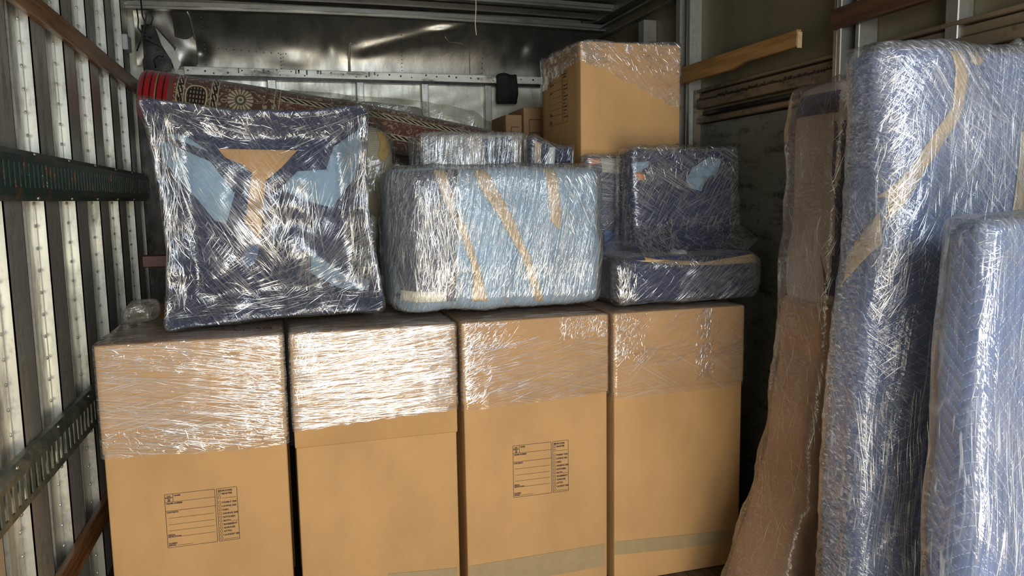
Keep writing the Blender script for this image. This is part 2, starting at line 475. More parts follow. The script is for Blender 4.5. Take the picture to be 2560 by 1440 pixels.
# =================================================================== SETTING
XL, XR, YB, YF, ZC = -.77, 2.0, 4.93, -1.6, 2.74
def st(name, bm, mat, **k):
    o = obj(name, bm, mat, smooth=False, **k); o['kind'] = 'structure'; return o
bm = bmesh.new(); box(bm, XL-.08, XR+.3, YF, YB+.1, -.06, 0)
flo = st('floor', bm, FLOORM)
bm = bmesh.new()
for i in range(22):
    x = XL-.05+i*.13
    if x+.126 > XR+.05: break
    box(bm, x, x+.126, YF, YB, 0, .006)
o = obj('floor_planks', bm, FLOORM, flo, smooth=False)
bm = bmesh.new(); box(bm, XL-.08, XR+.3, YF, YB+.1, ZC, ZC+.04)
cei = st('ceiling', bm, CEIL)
# left wall: skin and hat shaped studs
bm = bmesh.new(); box(bm, XL-.09, XL-.055, YF, YB+.1, 0, ZC)
wl = st('wall_left', bm, SKIN)
ys = [2.95+.41*k for k in range(-7, 5)]
for y in ys:
    bm = bmesh.new()
    wd = .165
    # raised face with folded edges
    box(bm, XL-.055, XL, y, y+.004, .03, ZC-.10)
    box(bm, XL-.055, XL, y+wd-.004, y+wd, .03, ZC-.10)
    box(bm, XL-.004, XL, y, y+wd, .03, ZC-.10)
    # rivet flange on the near side
    box(bm, XL-.055, XL-.030, y-.115, y-.008, .03, ZC-.10)
    z = .06
    while z < ZC-.15:
        lathe(bm, (XL-.030, y-.018, z), [(0, .0065), (.002, .0060), (.004, .0035), (.005, .0012)], 8, 'x')
        z += .075
    obj('stud', bm, STUD, wl, smooth=False)
bm = bmesh.new(); box(bm, XL-.055, XL+.01, YF, YB, ZC-.10, ZC-.0); obj('roof_rail', bm, BOW, wl, smooth=False)
# bulkhead
bm = bmesh.new(); box(bm, XL-.08, XR+.3, YB+.075, YB+.10, 0, ZC)
wb = st('wall_back', bm, PANEL)
def gridsheet(x0, x1, z0, z1, nx, nz, fy):
    bm = bmesh.new(); g = [[bm.verts.new((x0+(x1-x0)*i/nx, fy(x0+(x1-x0)*i/nx, z0+(z1-z0)*j/nz), z0+(z1-z0)*j/nz)) for j in range(nz+1)] for i in range(nx+1)]
    for i in range(nx):
        for j in range(nz): bm.faces.new((g[i][j], g[i+1][j], g[i+1][j+1], g[i][j+1]))
    return bm
def wavy(x, z):
    return YB+.022 - .006*math.sin(x*9+2*math.sin(z*16))*math.exp(-((z-2.2)/.16)**2) - .003*noise.noise(Vector((x*3, z*5, 3)))
bm = gridsheet(-.75, 2.0, 1.3, 2.29, 220, 60, wavy); obj('rippled_panel', bm, PANEL, wb)
for px, w_ in ((-.46, .045), (-.03, .05), (.49, .045), (.893, .045), (1.305, .045), (1.70, .05)):
    bm = bmesh.new(); box(bm, px-w_/2, px+w_/2, YB-.03, YB+.03, .02, 2.285); bevel(bm, .003, 1); obj('stud', bm, STEELP, wb, smooth=False)
bm = bmesh.new(); box(bm, -.77, -.50, YB-.06, YB+.03, .01, 2.235); bevel(bm, .004, 1); obj('corner_shade_block', bm, BLACKM, wb, smooth=False)  # dark block added in the corner, standing in for shade from the cargo
# ledge: perforated painted strip
bm = bmesh.new(); box(bm, -.51, 1.98, YB-.05, YB+.03, 2.288, 2.336)
bevel(bm, .004, 2)
led = obj('ledge', bm, LEDGE, wb, smooth=False)
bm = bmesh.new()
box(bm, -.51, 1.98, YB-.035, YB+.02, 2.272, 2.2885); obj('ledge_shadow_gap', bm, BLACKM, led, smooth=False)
bm = bmesh.new(); R = random.Random(3)
for i in range(34):
    x = -.48+i*.072+R.uniform(-.015, .015); z = 2.312+R.uniform(-.012, .012); r_ = R.choice((.004, .005, .006))
    lathe(bm, (x, YB-.0525, z), [(0, r_), (.003, r_)], 8)
for i in range(12):
    x = R.uniform(-.5, .7); z = 2.334
    box(bm, x, x+R.uniform(.004, .012), YB-.0515, YB-.049, z-R.uniform(.01, .03), z)
obj('holes', bm, BLACKM, led, smooth=False)
bm = bmesh.new(); box(bm, -.72, -.50, YB-.03, YB+.03, 2.235, 2.275); bevel(bm, .004, 1); obj('ledge_fragment', bm, LEDGE, wb, smooth=False)
# upper sheet: coves towards the ceiling, dented
def cove(x, z):
    t_ = max(0, (z-2.335)/.32)
    y = YB+.03 - .02*t_ - .16*t_**2.2
    def dent(cx, cz, sx, sz, a): return a*math.exp(-((x-cx)/sx)**2-((z-cz)/sz)**2)
    y += dent(.33, 2.50, .05, .07, .02) + dent(-.42, 2.43, .05, .05, .03) + dent(.1, 2.40, .12, .05, -.012)
    y += dent(1.55, 2.55, .05, .06, .025) + dent(1.0, 2.58, .10, .03, -.02) + dent(1.75, 2.48, .08, .12, .02)
    # diagonal crease rising to the right
    cz = 2.462 + (x-.45)*.23
    if .42 < x < 1.15: y -= .015*math.exp(-((z-cz)/.035)**2)*min(1, (x-.42)*10)
    if x > .425 and z < 2.50 and x < 1.3: y -= .006*(1 if x > .435 else 0)*min(1, (2.50-z)/.12)*min(1, (1.3-x)/.3)
    y -= .006*noise.noise(Vector((x*2.5, z*6, 8)))
    return y
bm = gridsheet(-.55, 2.1, 2.335, 2.66, 300, 60, cove); sheet = obj('upper_sheet', bm, ALU, wb)
bm = bmesh.new()
def riv(x, z, r_=.0045):
    lathe(bm, (x, cove(x, z)-.004, z), [(0, r_*.3), (.002, r_*.8), (.005, r_)], 6)
for i in range(11): riv(-.36+i*.042, 2.455-.002*i)
for j in range(12): riv(-.395, 2.36+j*.022)
for j in range(5): riv(.03, 2.35+j*.02); riv(.045, 2.355+j*.02, .003)
for j in range(9): riv(.76, 2.36+j*.022, .004)
for i in range(9): riv(.75+i*.066, 2.56-.006*i)
for j in range(8): riv(1.28, 2.36+j*.03, .005)
obj('rivets', bm, BOW, sheet, smooth=False)
bm = bmesh.new()
tube(bm, [(x, cove(x, z)-.002, z) for x, z in ((.43, 2.345), (.432, 2.42), (.436, 2.50), (.45, 2.51))], .003, 6)
tube(bm, [(x, cove(x, z)-.002, z) for x, z in ((1.02, 2.56), (1.05, 2.535), (1.13, 2.53), (1.19, 2.50), (1.20, 2.35))], .002, 6)
tube(bm, [(x, cove(x, z)-.006, z) for x, z in ((-.47, 2.64), (-.455, 2.60), (-.445, 2.52), (-.44, 2.45), (-.445, 2.36))], .007, 6)
obj('seam_edge', bm, STEELP, sheet)
# torn corner cover at the upper left
def crumple(x, z): return YB-.10+.05*noise.noise(Vector((x*14, z*14, 2)))+.03*noise.noise(Vector((x*40, z*40, 2)))
bm = gridsheet(-.76, -.44, 2.34, 2.66, 24, 24, lambda x, z: YB-.02+.03*noise.noise(Vector((x*9, z*8, 2)))); obj('corner_sheet', bm, ALU, wb)
bm = bmesh.new(); R = random.Random(11)
def shard(pts, dy=.012, mi=0):
    f = [bm.verts.new(p) for p in pts]; b = [bm.verts.new((p[0], p[1]+dy, p[2])) for p in pts]; n = len(pts)
    bm.faces.new(f); bm.faces.new(b[::-1])
    for i in range(n): bm.faces.new((f[i], f[(i+1) % n], b[(i+1) % n], b[i]))
def pp(l, Y): return [tuple(at(x, y, Y)) for x, y in l]
shard(pp([(352, 62), (388, 66), (440, 118), (432, 138), (395, 112), (356, 95)], 4.74))
shard(pp([(356, 92), (400, 105), (436, 135), (436, 165), (398, 172), (362, 190)], 4.78))
shard(pp([(356, 150), (372, 118), (430, 140), (428, 176), (360, 186)], 4.72))
o = obj('torn_bracket', bm, BLACKM, None, smooth=False)
tag(o, 'torn black sheet metal bracket in the upper left bulkhead corner', 'bracket')
bm = bmesh.new()
shard(pp([(388, 68), (432, 118), (452, 160), (440, 182), (428, 150), (404, 112)], 4.70), .006)
o = obj('bent_strip', bm, ALU, None, smooth=False); tag(o, 'bent bare metal strip hanging beside the torn black bracket', 'metal strip')
bm = bmesh.new()
for l, Y in (([(352, 0), (356, 40), (365, 62), (378, 62), (382, 45), (372, 28), (366, 36), (362, 60), (356, 90), (342, 128)], 4.60),
             ([(342, 22), (346, 50), (345, 70), (356, 84), (380, 96)], 4.6), ([(390, 170), (384, 150), (396, 140), (410, 142)], 4.62)):
    pts = pp(l, Y); tube(bm, [p for p in pts], .004, 6)
o = obj('electric_cable', bm, RUBBER, None); tag(o, 'loose black cable looping down from the ceiling in the left corner', 'cable')
bm = bmesh.new(); a = at(345, 62, 4.55); box(bm, XL+.002, XL+.03, 4.55, 4.66, 2.36, 2.44); bevel(bm, .004, 1)
o = obj('junction_box', bm, WHITEBOX, None, smooth=False); tag(o, 'small white plastic junction box on the left wall near the ceiling', 'junction box')
# roof bows
for n_, Y, z, h in ((1, 4.72, 2.625, .085), (2, 4.42, 2.675, .06), (3, 3.8, 2.69, .05)):
    bm = bmesh.new()
    N = 24
    for lay, (dy, dz0, dz1) in enumerate(((0, 0, .022), (.022, -.012, .0), (.0, .05, h))):
        prev = None
        for i in range(N+1):
            x = XL-.03+(XR+.1-XL)*i/N; ar = .022*math.sin(PI*i/N)
            q = [bm.verts.new((x, Y+dy, z+dz0+ar)), bm.verts.new((x, Y+dy+.05, z+dz0+ar)), bm.verts.new((x, Y+dy+.05, z+dz1+ar)), bm.verts.new((x, Y+dy, z+dz1+ar))]
            if prev:
                for k in range(4): bm.faces.new((prev[k], prev[(k+1) % 4], q[(k+1) % 4], q[k]))
            prev = q
    st('trim_%d' % n_, bm, BOW)
# right wall
bm = bmesh.new(); box(bm, XR+.06, XR+.10, YF, YB+.1, 0, ZC)
wr = st('wall_right', bm, DARKP)
def rbox(name, x0, x1, y0, y1, z0, z1, mat, bv=.003, parent=None):
    bm = bmesh.new(); box(bm, x0, x1, y0, y1, z0, z1)
    if bv: bevel(bm, bv, 1)
    return obj(name, bm, mat, parent or wr, smooth=False)
for y0, y1, x0 in ((3.50, 3.53, XR-.03), (3.545, 3.575, XR-.01), (3.60, 3.645, XR-.03)):
    rbox('door_post', x0, XR+.06, y0, y1, .01, ZC-.01, STEELP)
rbox('door_panel', XR+.035, XR+.06, 2.47, 3.50, 1.96, ZC-.01, DARKP)
rbox('lower_panel', XR+.02, XR+.06, 1.0, 3.49, .02, 1.90, GREYP)
for z0, z1, x0, mt in ((1.905, 1.93, XR-.005, TRACK), (1.945, 1.965, XR+.03, BLACKM), (1.975, 2.015, XR-.005, TRACK), (2.02, 2.05, XR+.012, TRACK), (2.055, 2.07, XR-.002, TRACK)):
    rbox('panel_trim', x0, XR+.06, 1.0, 3.495, z0, z1, mt)
rbox('panel_edge', XR-.008, XR+.06, 3.475, 3.498, .02, 2.07, TRACK)
for y in (2.33, 2.40, 2.445): rbox('door_post', XR-.02 if y != 2.40 else XR-.04, XR+.06, y, y+.022, .01, ZC-.01, STEELP)
for y in (1.93, 1.55, 1.15, .75): rbox('stud', XR-.0, XR+.06, y, y+.05, .01, ZC-.01, STEELP)
for y in (4.03, 4.62): rbox('stud', XR-.02, XR+.06, y, y+.07, .01, 2.53, STEELP)
for y in (3.4,): pass
bm = bmesh.new()
for z in (2.60, 2.66): bar(bm, (XR+.02, 3.65, z-.03), (XR+.02, 4.9, z-.03), .03, .012)
obj('roof_rail', bm, BOW, wr, smooth=False)
rbox('roof_rail', XR-.03, XR+.06, 3.65, 4.93, 2.66, ZC, BOW)
rbox('roof_rail', XR-.03, XR+.06, YF, 2.45, 2.70, ZC, BOW)
# rusty hole line along the trim, dirt marks
bm = bmesh.new(); R = random.Random(5)
for i in range(60):
    y = 2.4+i*.018; z = 2.018+R.uniform(-.006, .006)
    box(bm, XR-.008, XR-.004, y, y+R.uniform(.006, .014), z-R.uniform(.002, .007), z+R.uniform(.002, .006))
obj('rust_holes', bm, BLACKM, wr, smooth=False)

# =================================================================== RAILS ON THE WALLS
def slotted_rail(name, z0, z1, y0, y1, mat, pitch, sw, sh, depth, label):
    bm = bmesh.new(); x = XL+.001; xf = x+depth
    zc = (z0+z1)/2+.0; t = .004
    za, zb = zc-sh/2, zc+sh/2
    box(bm, xf-t, xf, y0, y1, zb, z1-.018); box(bm, xf-t, xf, y0, y1, z0+.018, za)
    y = y0
    while y < y1-pitch:
        box(bm, xf-t, xf, y, y+pitch-sw, za, zb); y += pitch
    box(bm, xf-t, xf, y, y1, za, zb)
    if not name.endswith('x') and z0 > 1: box(bm, x, x+.006, y0, y1, z0+.01, z1-.01)
    # folded lips
    for zz, s in ((z1, -1), (z0, 1)):
        vs = [(x, zz), (x+depth*.55, zz), (xf, zz+s*.018), (xf-t, zz+s*.022), (x+depth*.5, zz+s*.006), (x, zz+s*.006)]
        r0 = [bm.verts.new((a, y0, b)) for a, b in vs]; r1 = [bm.verts.new((a, y1, b)) for a, b in vs]
        for i in range(6): bm.faces.new((r0[i], r0[(i+1) % 6], r1[(i+1) % 6], r1[i]))
        bm.faces.new(r0[::-1]); bm.faces.new(r1)
    y = y0+.1
    o = obj(name, bm, mat, None, smooth=False)
    finish_thing(o, label, 'rail'); 
    while y < y1:
        if y > 1.9:
            for zz in (z0+.009, z1-.009):
                bm = bmesh.new(); lathe(bm, (x+depth*.72, y, zz), [(0, .007), (.004, .006), (.007, .002)], 8, 'x'); obj('bolt', bm, STEELP, o)
        y += .41
    return o
slotted_rail('logistic_rail', 1.568, 1.722, -.2, 4.86, GREEN, .045, .017, .075, .035, 'dark green slotted tie rail along the upper part of the left wall')
slotted_rail('logistic_rail', .690, .842, -.2, 4.86, GREENL, .052, .026, .075, .035, 'worn grey green slotted tie rail low on the left wall')
def plank(name, a, b, wdt, hgt, mat, label, cat='board', up=(0, 0, 1), wob=.0):
    bm = bmesh.new(); bar(bm, a, b, wdt, hgt, up)
    bevel(bm, .004, 2)
    o = obj(name, bm, mat, None, smooth=False); finish_thing(o, label, cat); return o
plank('wooden_rail', (XL+.013, .2, 2.205), (XL+.013, 4.88, 2.205), .024, .075, WOODR, 'brown varnished wooden rail high on the left wall', 'wooden rail')
plank('wooden_rail', (XL+.013, .6, .318), (XL+.013, 3.9, .318), .024, .09, WOODR, 'brown wooden rail near the floor on the left wall', 'wooden rail')
plank('wooden_rail', (XR-.04, .8, 2.178), (XR-.04, 2.44, 2.178), .03, .072, WOODD, 'dark red brown wooden rail high on the right wall above the blue bundles', 'wooden rail')
# broken board
bm = bmesh.new()
A = at(1703, 190, 0.1); pa = atx(1706, 190, XR-.045); pb = atx(1998, 100, XR-.06)
bar(bm, pa, pb, .022, .082)
for v in bm.verts: pass
bmesh.ops.subdivide_edges(bm, edges=[e for e in bm.edges if (e.verts[0].co-e.verts[1].co).length > .3], cuts=9)
for v in bm.verts:
    f = (v.co.y-pb.y)/(pa.y-pb.y)
    if f < .45 and v.co.z < pa.z*f+pb.z*(1-f): v.co.z += .016
bevel(bm, .003, 1)
brd = obj('broken_board', bm, WOODL, None, smooth=False)
finish_thing(brd, 'broken pine board sticking out from the steel post on the right wall', 'board')
bm = bmesh.new(); bar(bm, pb, pb+(pb-pa).normalized()*.004, .020, .060); obj('cut_end', bm, WOODEND, brd, smooth=False, label='pale cut end of the board')
# string
bm = bmesh.new(); tube(bm, [at(1189, -40, 3.6), at(1190, 20, 3.6), at(1188, 60, 3.6), at(1191, 88, 3.6)], .0022, 6)
o = obj('hanging_string', bm, STRING, None); finish_thing(o, 'pale string hanging down from the ceiling', 'string')
# black cloth on ledge
def capwarp(p):
    return p+Vector((.006*noise.noise(p*18), .012*noise.noise(p*14), .008*noise.noise(p*20+Vector((3, 3, 3)))))
bm = soft(1.352, 1.492, YB-.085, YB-.045, 2.155, 2.335, .015, .01, .003, 20, 2, warp=capwarp)
for v in bm.verts:
    if v.co.z > 2.30 and v.co.y > YB-.07: v.co.z += .012
o = obj('black_rag', bm, BLACKCLOTH, None); finish_thing(o, 'black rag hung over the bulkhead ledge', 'rag')

# =================================================================== WARDROBE BOXES
def printed_label(x, z, wdt, hgt, y, xf=None):
    """moving box form: frames, rules and lettering as one flat print. xf maps (u,v) metres to world"""
    bm = bmesh.new(); M4 = Matrix.Identity(4)
    x00, z00 = x, z
    sx, sz = wdt/100., hgt/100.     # work in percent units
    def ln(x0, z0, x1, z1, t=.55):
        d = Vector((x1-x0, z1-z0)).normalized(); n = Vector((-d.y, d.x))*t/2
        vs = [bm.verts.new((a[0], a[1], 0)) for a in ((x0-n.x-d.x*t/2, z0-n.y-d.y*t/2), (x1-n.x+d.x*t/2, z1-n.y+d.y*t/2), (x1+n.x+d.x*t/2, z1+n.y+d.y*t/2), (x0+n.x-d.x*t/2, z0+n.y-d.y*t/2))]
        bm.faces.new(vs)
    def rrect(x0, z0, x1, z1, r, t=.7):
        P = []
        for cx, cz, a0 in ((x1-r, z1-r, 0), (x0+r, z1-r, 90), (x0+r, z0+r, 180), (x1-r, z0+r, 270)):
            for k in range(5):
                a = math.radians(a0+k*22.5); P.append((cx, cz, math.cos(a), math.sin(a)))
        o_ = [bm.verts.new((p[0]+p[2]*r, p[1]+p[3]*r, 0)) for p in P]; i_ = [bm.verts.new((p[0]+p[2]*(r-t), p[1]+p[3]*(r-t), 0)) for p in P]
        for k in range(len(P)): bm.faces.new((o_[k], o_[(k+1) % len(P)], i_[(k+1) % len(P)], i_[k]))
    rrect(0, 0, 69, 100, 1.2); rrect(71, 0, 100, 100, 1.2)
    ln(0, 85, 69, 85, .6); ln(0, 68.5, 69, 68.5, .7); ln(11.5, 85, 11.5, 99.5, .7)
    for zz in (55, 43, 31.5): ln(4, zz, 66, zz)
    ln(20, 19.5, 66, 19.5); ln(14, 3.5, 35, 3.5)
    def tx(s, x, z, size, al='LEFT', sq=1.0, hv=.2): text_bm(bm, s, x, z, size, M4, al, sq, hv)
    for s, z in (('PLACE', 95), ('INVENTORY', 92), ('TAG', 89.2), ('HERE', 86.3)): tx(s, 5.8, z, 2.7, 'CENTER', .62)
    tx('NAME', 13.2, 95, 3.6, sq=.85); tx('ORDER NUMBER', 1.8, 81, 3.6, sq=.82); tx('CONTENTS', 1.8, 64.5, 3.6, sq=.82)
    tx('SPECIAL', 1.8, 22.5, 3.4, sq=.8); tx('INSTRUCTIONS', 1.8, 19.2, 3.4, sq=.74); tx("PACKER'S", 1.8, 6.6, 3.4, sq=.78); tx('INITIALS', 1.8, 3.2, 3.4, sq=.78)
    tx('BEDROOMS', 73, 93.6, 4.4, sq=.86)
    rows = [('MASTER', 88), ('', 81), ('FAMILY RM', 71.5), ('LIVING RM', 64.5), ('DEN', 57.5), ('DINING RM', 50.5), ('KITCHEN', 43.6), ('BATH', 36.8), ('BASEMENT', 30), ('GARAGE', 23.4), ('ATTIC', 16.8), ('LAUNDRY RM', 10.1), ('', 3.2)]
    for s, z in rows:
        rrect(73, z-.6, 76.8, z+4.4, 1.5, .6)
        if s: tx(s, 78.3, z, 4.3, sq=.94 if s != 'LAUNDRY RM' else .78)
        else: ln(78.5, z, 98, z)
    ln(89, 36.5, 99, 36.5)
    for v in bm.verts:
        u, v_ = v.co.x*sx, v.co.y*sz
        v.co = xf(u, v_) if xf else Vector((x00+u, y, z00+v_))
    return bm
def card_block(x0, x1, y0, y1, z0, z1, bulge=.004, seed=0, r=.006):
    bm = soft(x0, x1, y0, y1, z0, z1, r, .045, 0, 5)
    for v in bm.verts:
        u, t_, q = (v.co.x-x0)/(x1-x0), (v.co.y-y0)/(y1-y0), (v.co.z-z0)/(z1-z0)
        bu, bt, bq = 4*u*(1-u), 4*t_*(1-t_), 4*q*(1-q)
        n_ = noise.noise(v.co*2.2+Vector((seed, 0, 0)))
        if t_ < .01: v.co.y -= bulge*(bu*bq*.8 + n_*.6*bu*min(1, bq*4))
        if u < .01 or u > .99: v.co.x += (1 if u > .5 else -1)*bulge*.4*bt*bq
        if q > .99: v.co.z += bulge*1.2*bu*bt
    return bm
def wrap_shell(x0, x1, y0, y1, ztop, zlow, seed, g=.006, amp=.0022, rag=.006):
    """film sleeve over the top of a carton; zlow(u around x) gives the ragged lower edge"""
    bm = bmesh.new(); r = .012; P = []
    def seg(ax, ay, bx, by):
        n = max(2, int(math.hypot(bx-ax, by-ay)/.012))
        for i in range(n): P.append((ax+(bx-ax)*i/n, ay+(by-ay)*i/n))
    X0, X1, Y0, Y1 = x0-g, x1+g, y0-g, y1+g
    seg(X0+r, Y0, X1-r, Y0); seg(X1-r, Y0, X1, Y0+r); seg(X1, Y0+r, X1, Y1-r); seg(X1, Y1-r, X1-r, Y1); seg(X1-r, Y1, X0+r, Y1); seg(X0+r, Y1, X0, Y1-r); seg(X0, Y1-r, X0, Y0+r); seg(X0, Y0+r, X0+r, Y0)
    nz = 34; rings = []
    cx, cy = (x0+x1)/2, (y0+y1)/2
    for j in range(nz+1):
        ring = []
        for i, (px, py) in enumerate(P):
            zl = zlow(px) + rag*noise.noise(Vector((px*30, py*30, seed)))
            z = zl+(ztop-.008-zl)*j/nz
            n_ = noise.noise(Vector((px*5, py*5, z*22+seed)))*amp + noise.noise(Vector((px*30, py*30, z*30+seed)))*amp*.5
            if j < 3: n_ += .002*(3-j)*noise.noise(Vector((px*25, py*25, seed+4)))
            dx, dy = px-cx, py-cy
            sx = (1 if dx > 0 else -1) if abs(abs(dx)-(X1-X0)/2) < r*.7 else 0; sy = (1 if dy > 0 else -1) if abs(abs(dy)-(Y1-Y0)/2) < r*.7 else 0
            ring.append(bm.verts.new((px+sx*n_, py+sy*n_, z)))
        rings.append(ring)
    for a, b in zip(rings, rings[1:]):
        for k in range(len(P)): bm.faces.new((a[k], a[(k+1) % len(P)], b[(k+1) % len(P)], b[k]))
    prev = rings[-1]
    for s, dz in ((.985, .007), (.93, .009), (.8, .010), (.6, .011), (.35, .012)):
        ring = [bm.verts.new((cx+(px-cx)*s, cy+(py-cy)*s, ztop-.008+dz+.004*noise.noise(Vector((px*s*12, py*s*12, seed))))) for px, py in P]
        for k in range(len(P)): bm.faces.new((prev[k], prev[(k+1) % len(P)], ring[(k+1) % len(P)], ring[k]))
        prev = ring
    bm.faces.new(prev)
    bmesh.ops.recalc_face_normals(bm, faces=bm.faces)
    return bm
D = 2.69; PW = .600
def bx0(i): return -.606+i*PW
HB = 1.105
FILM1 = m_film('stretch film on carton', ((8., 1.), (-12., .6)), .10, .50, 1.0, .62, crinkle=.25)
FILM2 = m_film('stretch film level folds', ((-4., 1.), (9., .7)), .16, .62, 1.1, .75, crinkle=.3)
FILM3 = m_film('stretch film thin', ((-16., .8), (12., .5)), .07, .30, .8, .40, crinkle=.2)
FILM4 = m_film('stretch film thin loose', ((-35., .8), (5., .6)), .08, .30, .8, .45, crinkle=.35)
specs = [
 ('left end carton of the front row, printed form, marker scrawl on its lid', FILM1, .745, lambda x: .725+.008*math.sin(x*9), (at(410, 1237, D), at(600, 1347, D)), 12),
 ('plain unprinted carton between the two printed cartons of the front row, top wrapped in film', FILM2, .70, lambda x: .762+(x+.0)*.045, None, -4),
 ('carton with a printed form third in the front row, under the light blue bundle', FILM3, .80, lambda x: .777+(x-.6)*.03, (at(1282, 1115, D), at(1422, 1227, D)), 16),
 ('unprinted carton at the right end of the front row, grey tape near its foot', FILM4, .79, lambda x: .765+(x-1.2)*.02, None, 35)]
boxes = []
for i, (lab, film, zlid, zl, lb, ang) in enumerate(specs):
    x0 = bx0(i)+.004; x1 = x0+PW-.022
    t = thing('wardrobe_carton', lab, 'box', ((x0+x1)/2, D+.265, 0.006), 'wardrobe cartons in the front row')
    body = card_block(x0+.004, x1-.004, D+.004, D+.53, .006, HB-.01, .003, i); bv = bvh_of(body)
    obj('carton_body', body, CARD, t)
    lid = card_block(x0, x1, D, D+.533, zlid, HB, .004, i+9); bl = bvh_of(lid)
    obj('lid', lid, CARDD, t)
    sh = wrap_shell(x0, x1, D, D+.533, HB+.004, zl, i*5+1); bw = bvh_of(sh)
    zmin = lambda u, v: 1.
    n_ = (520, 620, 330, 330)[i]
    if i == 0:
        creases(sh, bw, 330, (x0, x1), (.74, HB), lambda u, v: -9, 4, L=(.06, .35), W=(.0006, .0017), seed=21)
        creases(sh, bw, 260, (x0, x1), (.73, .82), lambda u, v: 0, 45, L=(.01, .05), W=(.0008, .003), seed=22)
        creases(sh, bw, 420, (x1-.2, x1), (.80, HB), -8, 14, L=(.01, .07), W=(.0006, .0022), seed=23)
        creases(sh, bw, 220, (x0, x0+.3), (1.0, HB), 15, 25, L=(.008, .03), W=(.0006, .0018), seed=24)
    elif i == 1:
        creases(sh, bw, 560, (x0, x1), (.76, HB), lambda u, v: 3+(v-.95)*20, 5, L=(.04, .3), W=(.0006, .0022), seed=31)
        creases(sh, bw, 420, (x0, x1), (.90, HB), 4, 16, L=(.01, .07), W=(.0006, .0020), seed=32)
        creases(sh, bw, 160, (x0, x0+.09), (.85, HB), 70, 14, L=(.02, .10), W=(.0006, .0018), seed=33)
    elif i == 2:
        creases(sh, bw, 230, (x0, x1), (.80, 1.03), lambda u, v: 10, 5, L=(.08, .35), W=(.0004, .0011), seed=41)
        creases(sh, bw, 650, (x0, x0+.27), (.80, HB), 28, 20, L=(.008, .05), W=(.0006, .0020), seed=42, dens=lambda u, v: max(0, 1-(u-x0)/.12*(.5 if v > 1.0 else 1.0)))
        creases(sh, bw, 260, (x1-.2, x1), (1.02, HB), 60, 30, L=(.008, .04), W=(.0006, .0018), seed=43)
    else:
        creases(sh, bw, 90, (x0, x1), (.80, HB), lambda u, v: 42, 5, L=(.06, .3), W=(.0004, .0011), seed=51, dens=lambda u, v: 1 if v > .9 else .15)
        creases(sh, bw, 420, (x0, x0+.16), (.92, HB), 60, 40, L=(.006, .03), W=(.0006, .0018), seed=52, dens=lambda u, v: max(0, 1-(u-x0)/.16))
        xm = x0+.40
        creases(sh, bw, 240, (xm-.07, xm+.07), (.82, HB), 72, 24, L=(.01, .05), W=(.0010, .0030), seed=53, dens=lambda u, v: math.exp(-((u-xm)/.03)**2), hgt=(.2, .6))
        creases(sh, bw, 120, (x0, x1), (.90, .96), 8, 14, L=(.03, .12), W=(.0004, .0012), seed=54)
    creases(sh, bw, 220, (x0, x1), (D+.01, D+.3), 6, 10, face='top', L=(.04, .25), W=(.0006, .0016), seed=60+i)
    obj('stretch_film', sh, [film, CREASE], t, recalc=False)
    if lb:
        bm = printed_label(lb[0].x, lb[1].z, lb[1].x-lb[0].x, lb[0].z-lb[1].z, D-.003)
        for v in bm.verts:
            h, n = cast(bv, 'front', v.co.x, v.co.z)
            if h: v.co.y = h.y-.0012
        obj('printed_form', bm, INK, t, smooth=False, recalc=False)
    boxes.append((t, bv, bl))
# tape near the foot of cartons 2, 3 and 4
def tapepx(par, bv, pts, Y=D, mat=TAPEG, name='packing_tape', off=.0015):
    poly = [(at(x, y, Y).x, at(x, y, Y).z) for x, y in pts]
    bm = patch(bv, poly, off=off, cell=.04, thick=.0008)
    return obj(name, bm, mat, par, smooth=False)
tapepx(boxes[2][0], boxes[2][1], [(1173, 1416), (1532, 1357), (1532, 1412), (1390, 1438), (1300, 1450), (1173, 1460)])
tapepx(boxes[3][0], boxes[3][1], [(1538, 1355), (1860, 1322), (1860, 1348), (1700, 1372), (1538, 1388)])
tapepx(boxes[1][0], boxes[1][1], [(970, 1435), (1163, 1418), (1163, 1470), (970, 1480)])
# handwriting on two of the lids, seen through the film
def scribble(strokes):
    bm = bmesh.new()
    for s in strokes:
        for a, b in zip(s, s[1:]):
            a, b = Vector(a), Vector(b); d = (b-a).normalized(); n = Vector((-d.y, d.x))*.0022
            vs = [bm.verts.new((p.x, p.y, HB+.0068)) for p in (a-n, b-n, b+n, a+n)]; bm.faces.new(vs)
    return bm
def letters(word, x, y, hw, hh, rot=0):
    G = {'C': [[(1, .85), (.5, 1), (0, .5), (.5, 0), (1, .15)]], 'L': [[(0, 1), (0, 0), (.9, 0)]], 'O': [[(.5, 1), (0, .5), (.5, 0), (1, .5), (.5, 1)]],
         'S': [[(1, .9), (.3, 1), (.1, .65), (.9, .4), (.7, 0), (0, .1)]], 'E': [[(1, 1), (0, 1), (0, 0), (1, 0)], [(0, .5), (.8, .5)]], 'T': [[(0, 1), (1, 1)], [(.5, 1), (.5, 0)]],
         'M': [[(0, 0), (.1, 1), (.5, .3), (.9, 1), (1, 0)]], 'A': [[(0, 0), (.5, 1), (1, 0)], [(.2, .4), (.8, .4)]], 'V': [[(0, 1), (.5, 0), (1, 1)]], 'R': [[(0, 0), (0, 1), (.8, .8), (0, .5), (.9, 0)]], 'K': [[(0, 0), (0, 1)], [(.9, 1), (0, .5), (.9, 0)]], ' ': []}
    out = []; R = random.Random(len(word))
    for i, ch in enumerate(word):
        for s in G[ch]: out.append([(x+i*hw*1.25+a*hw+R.uniform(-.002, .002), y+b*hh+(a-.5)*.003) for a, b in s])
    return out
obj('handwriting', scribble(letters('VEAM', -.185, 2.785, .026, .045)), INK, boxes[0][0], smooth=False, recalc=False, label='black marker scrawl on the lid')
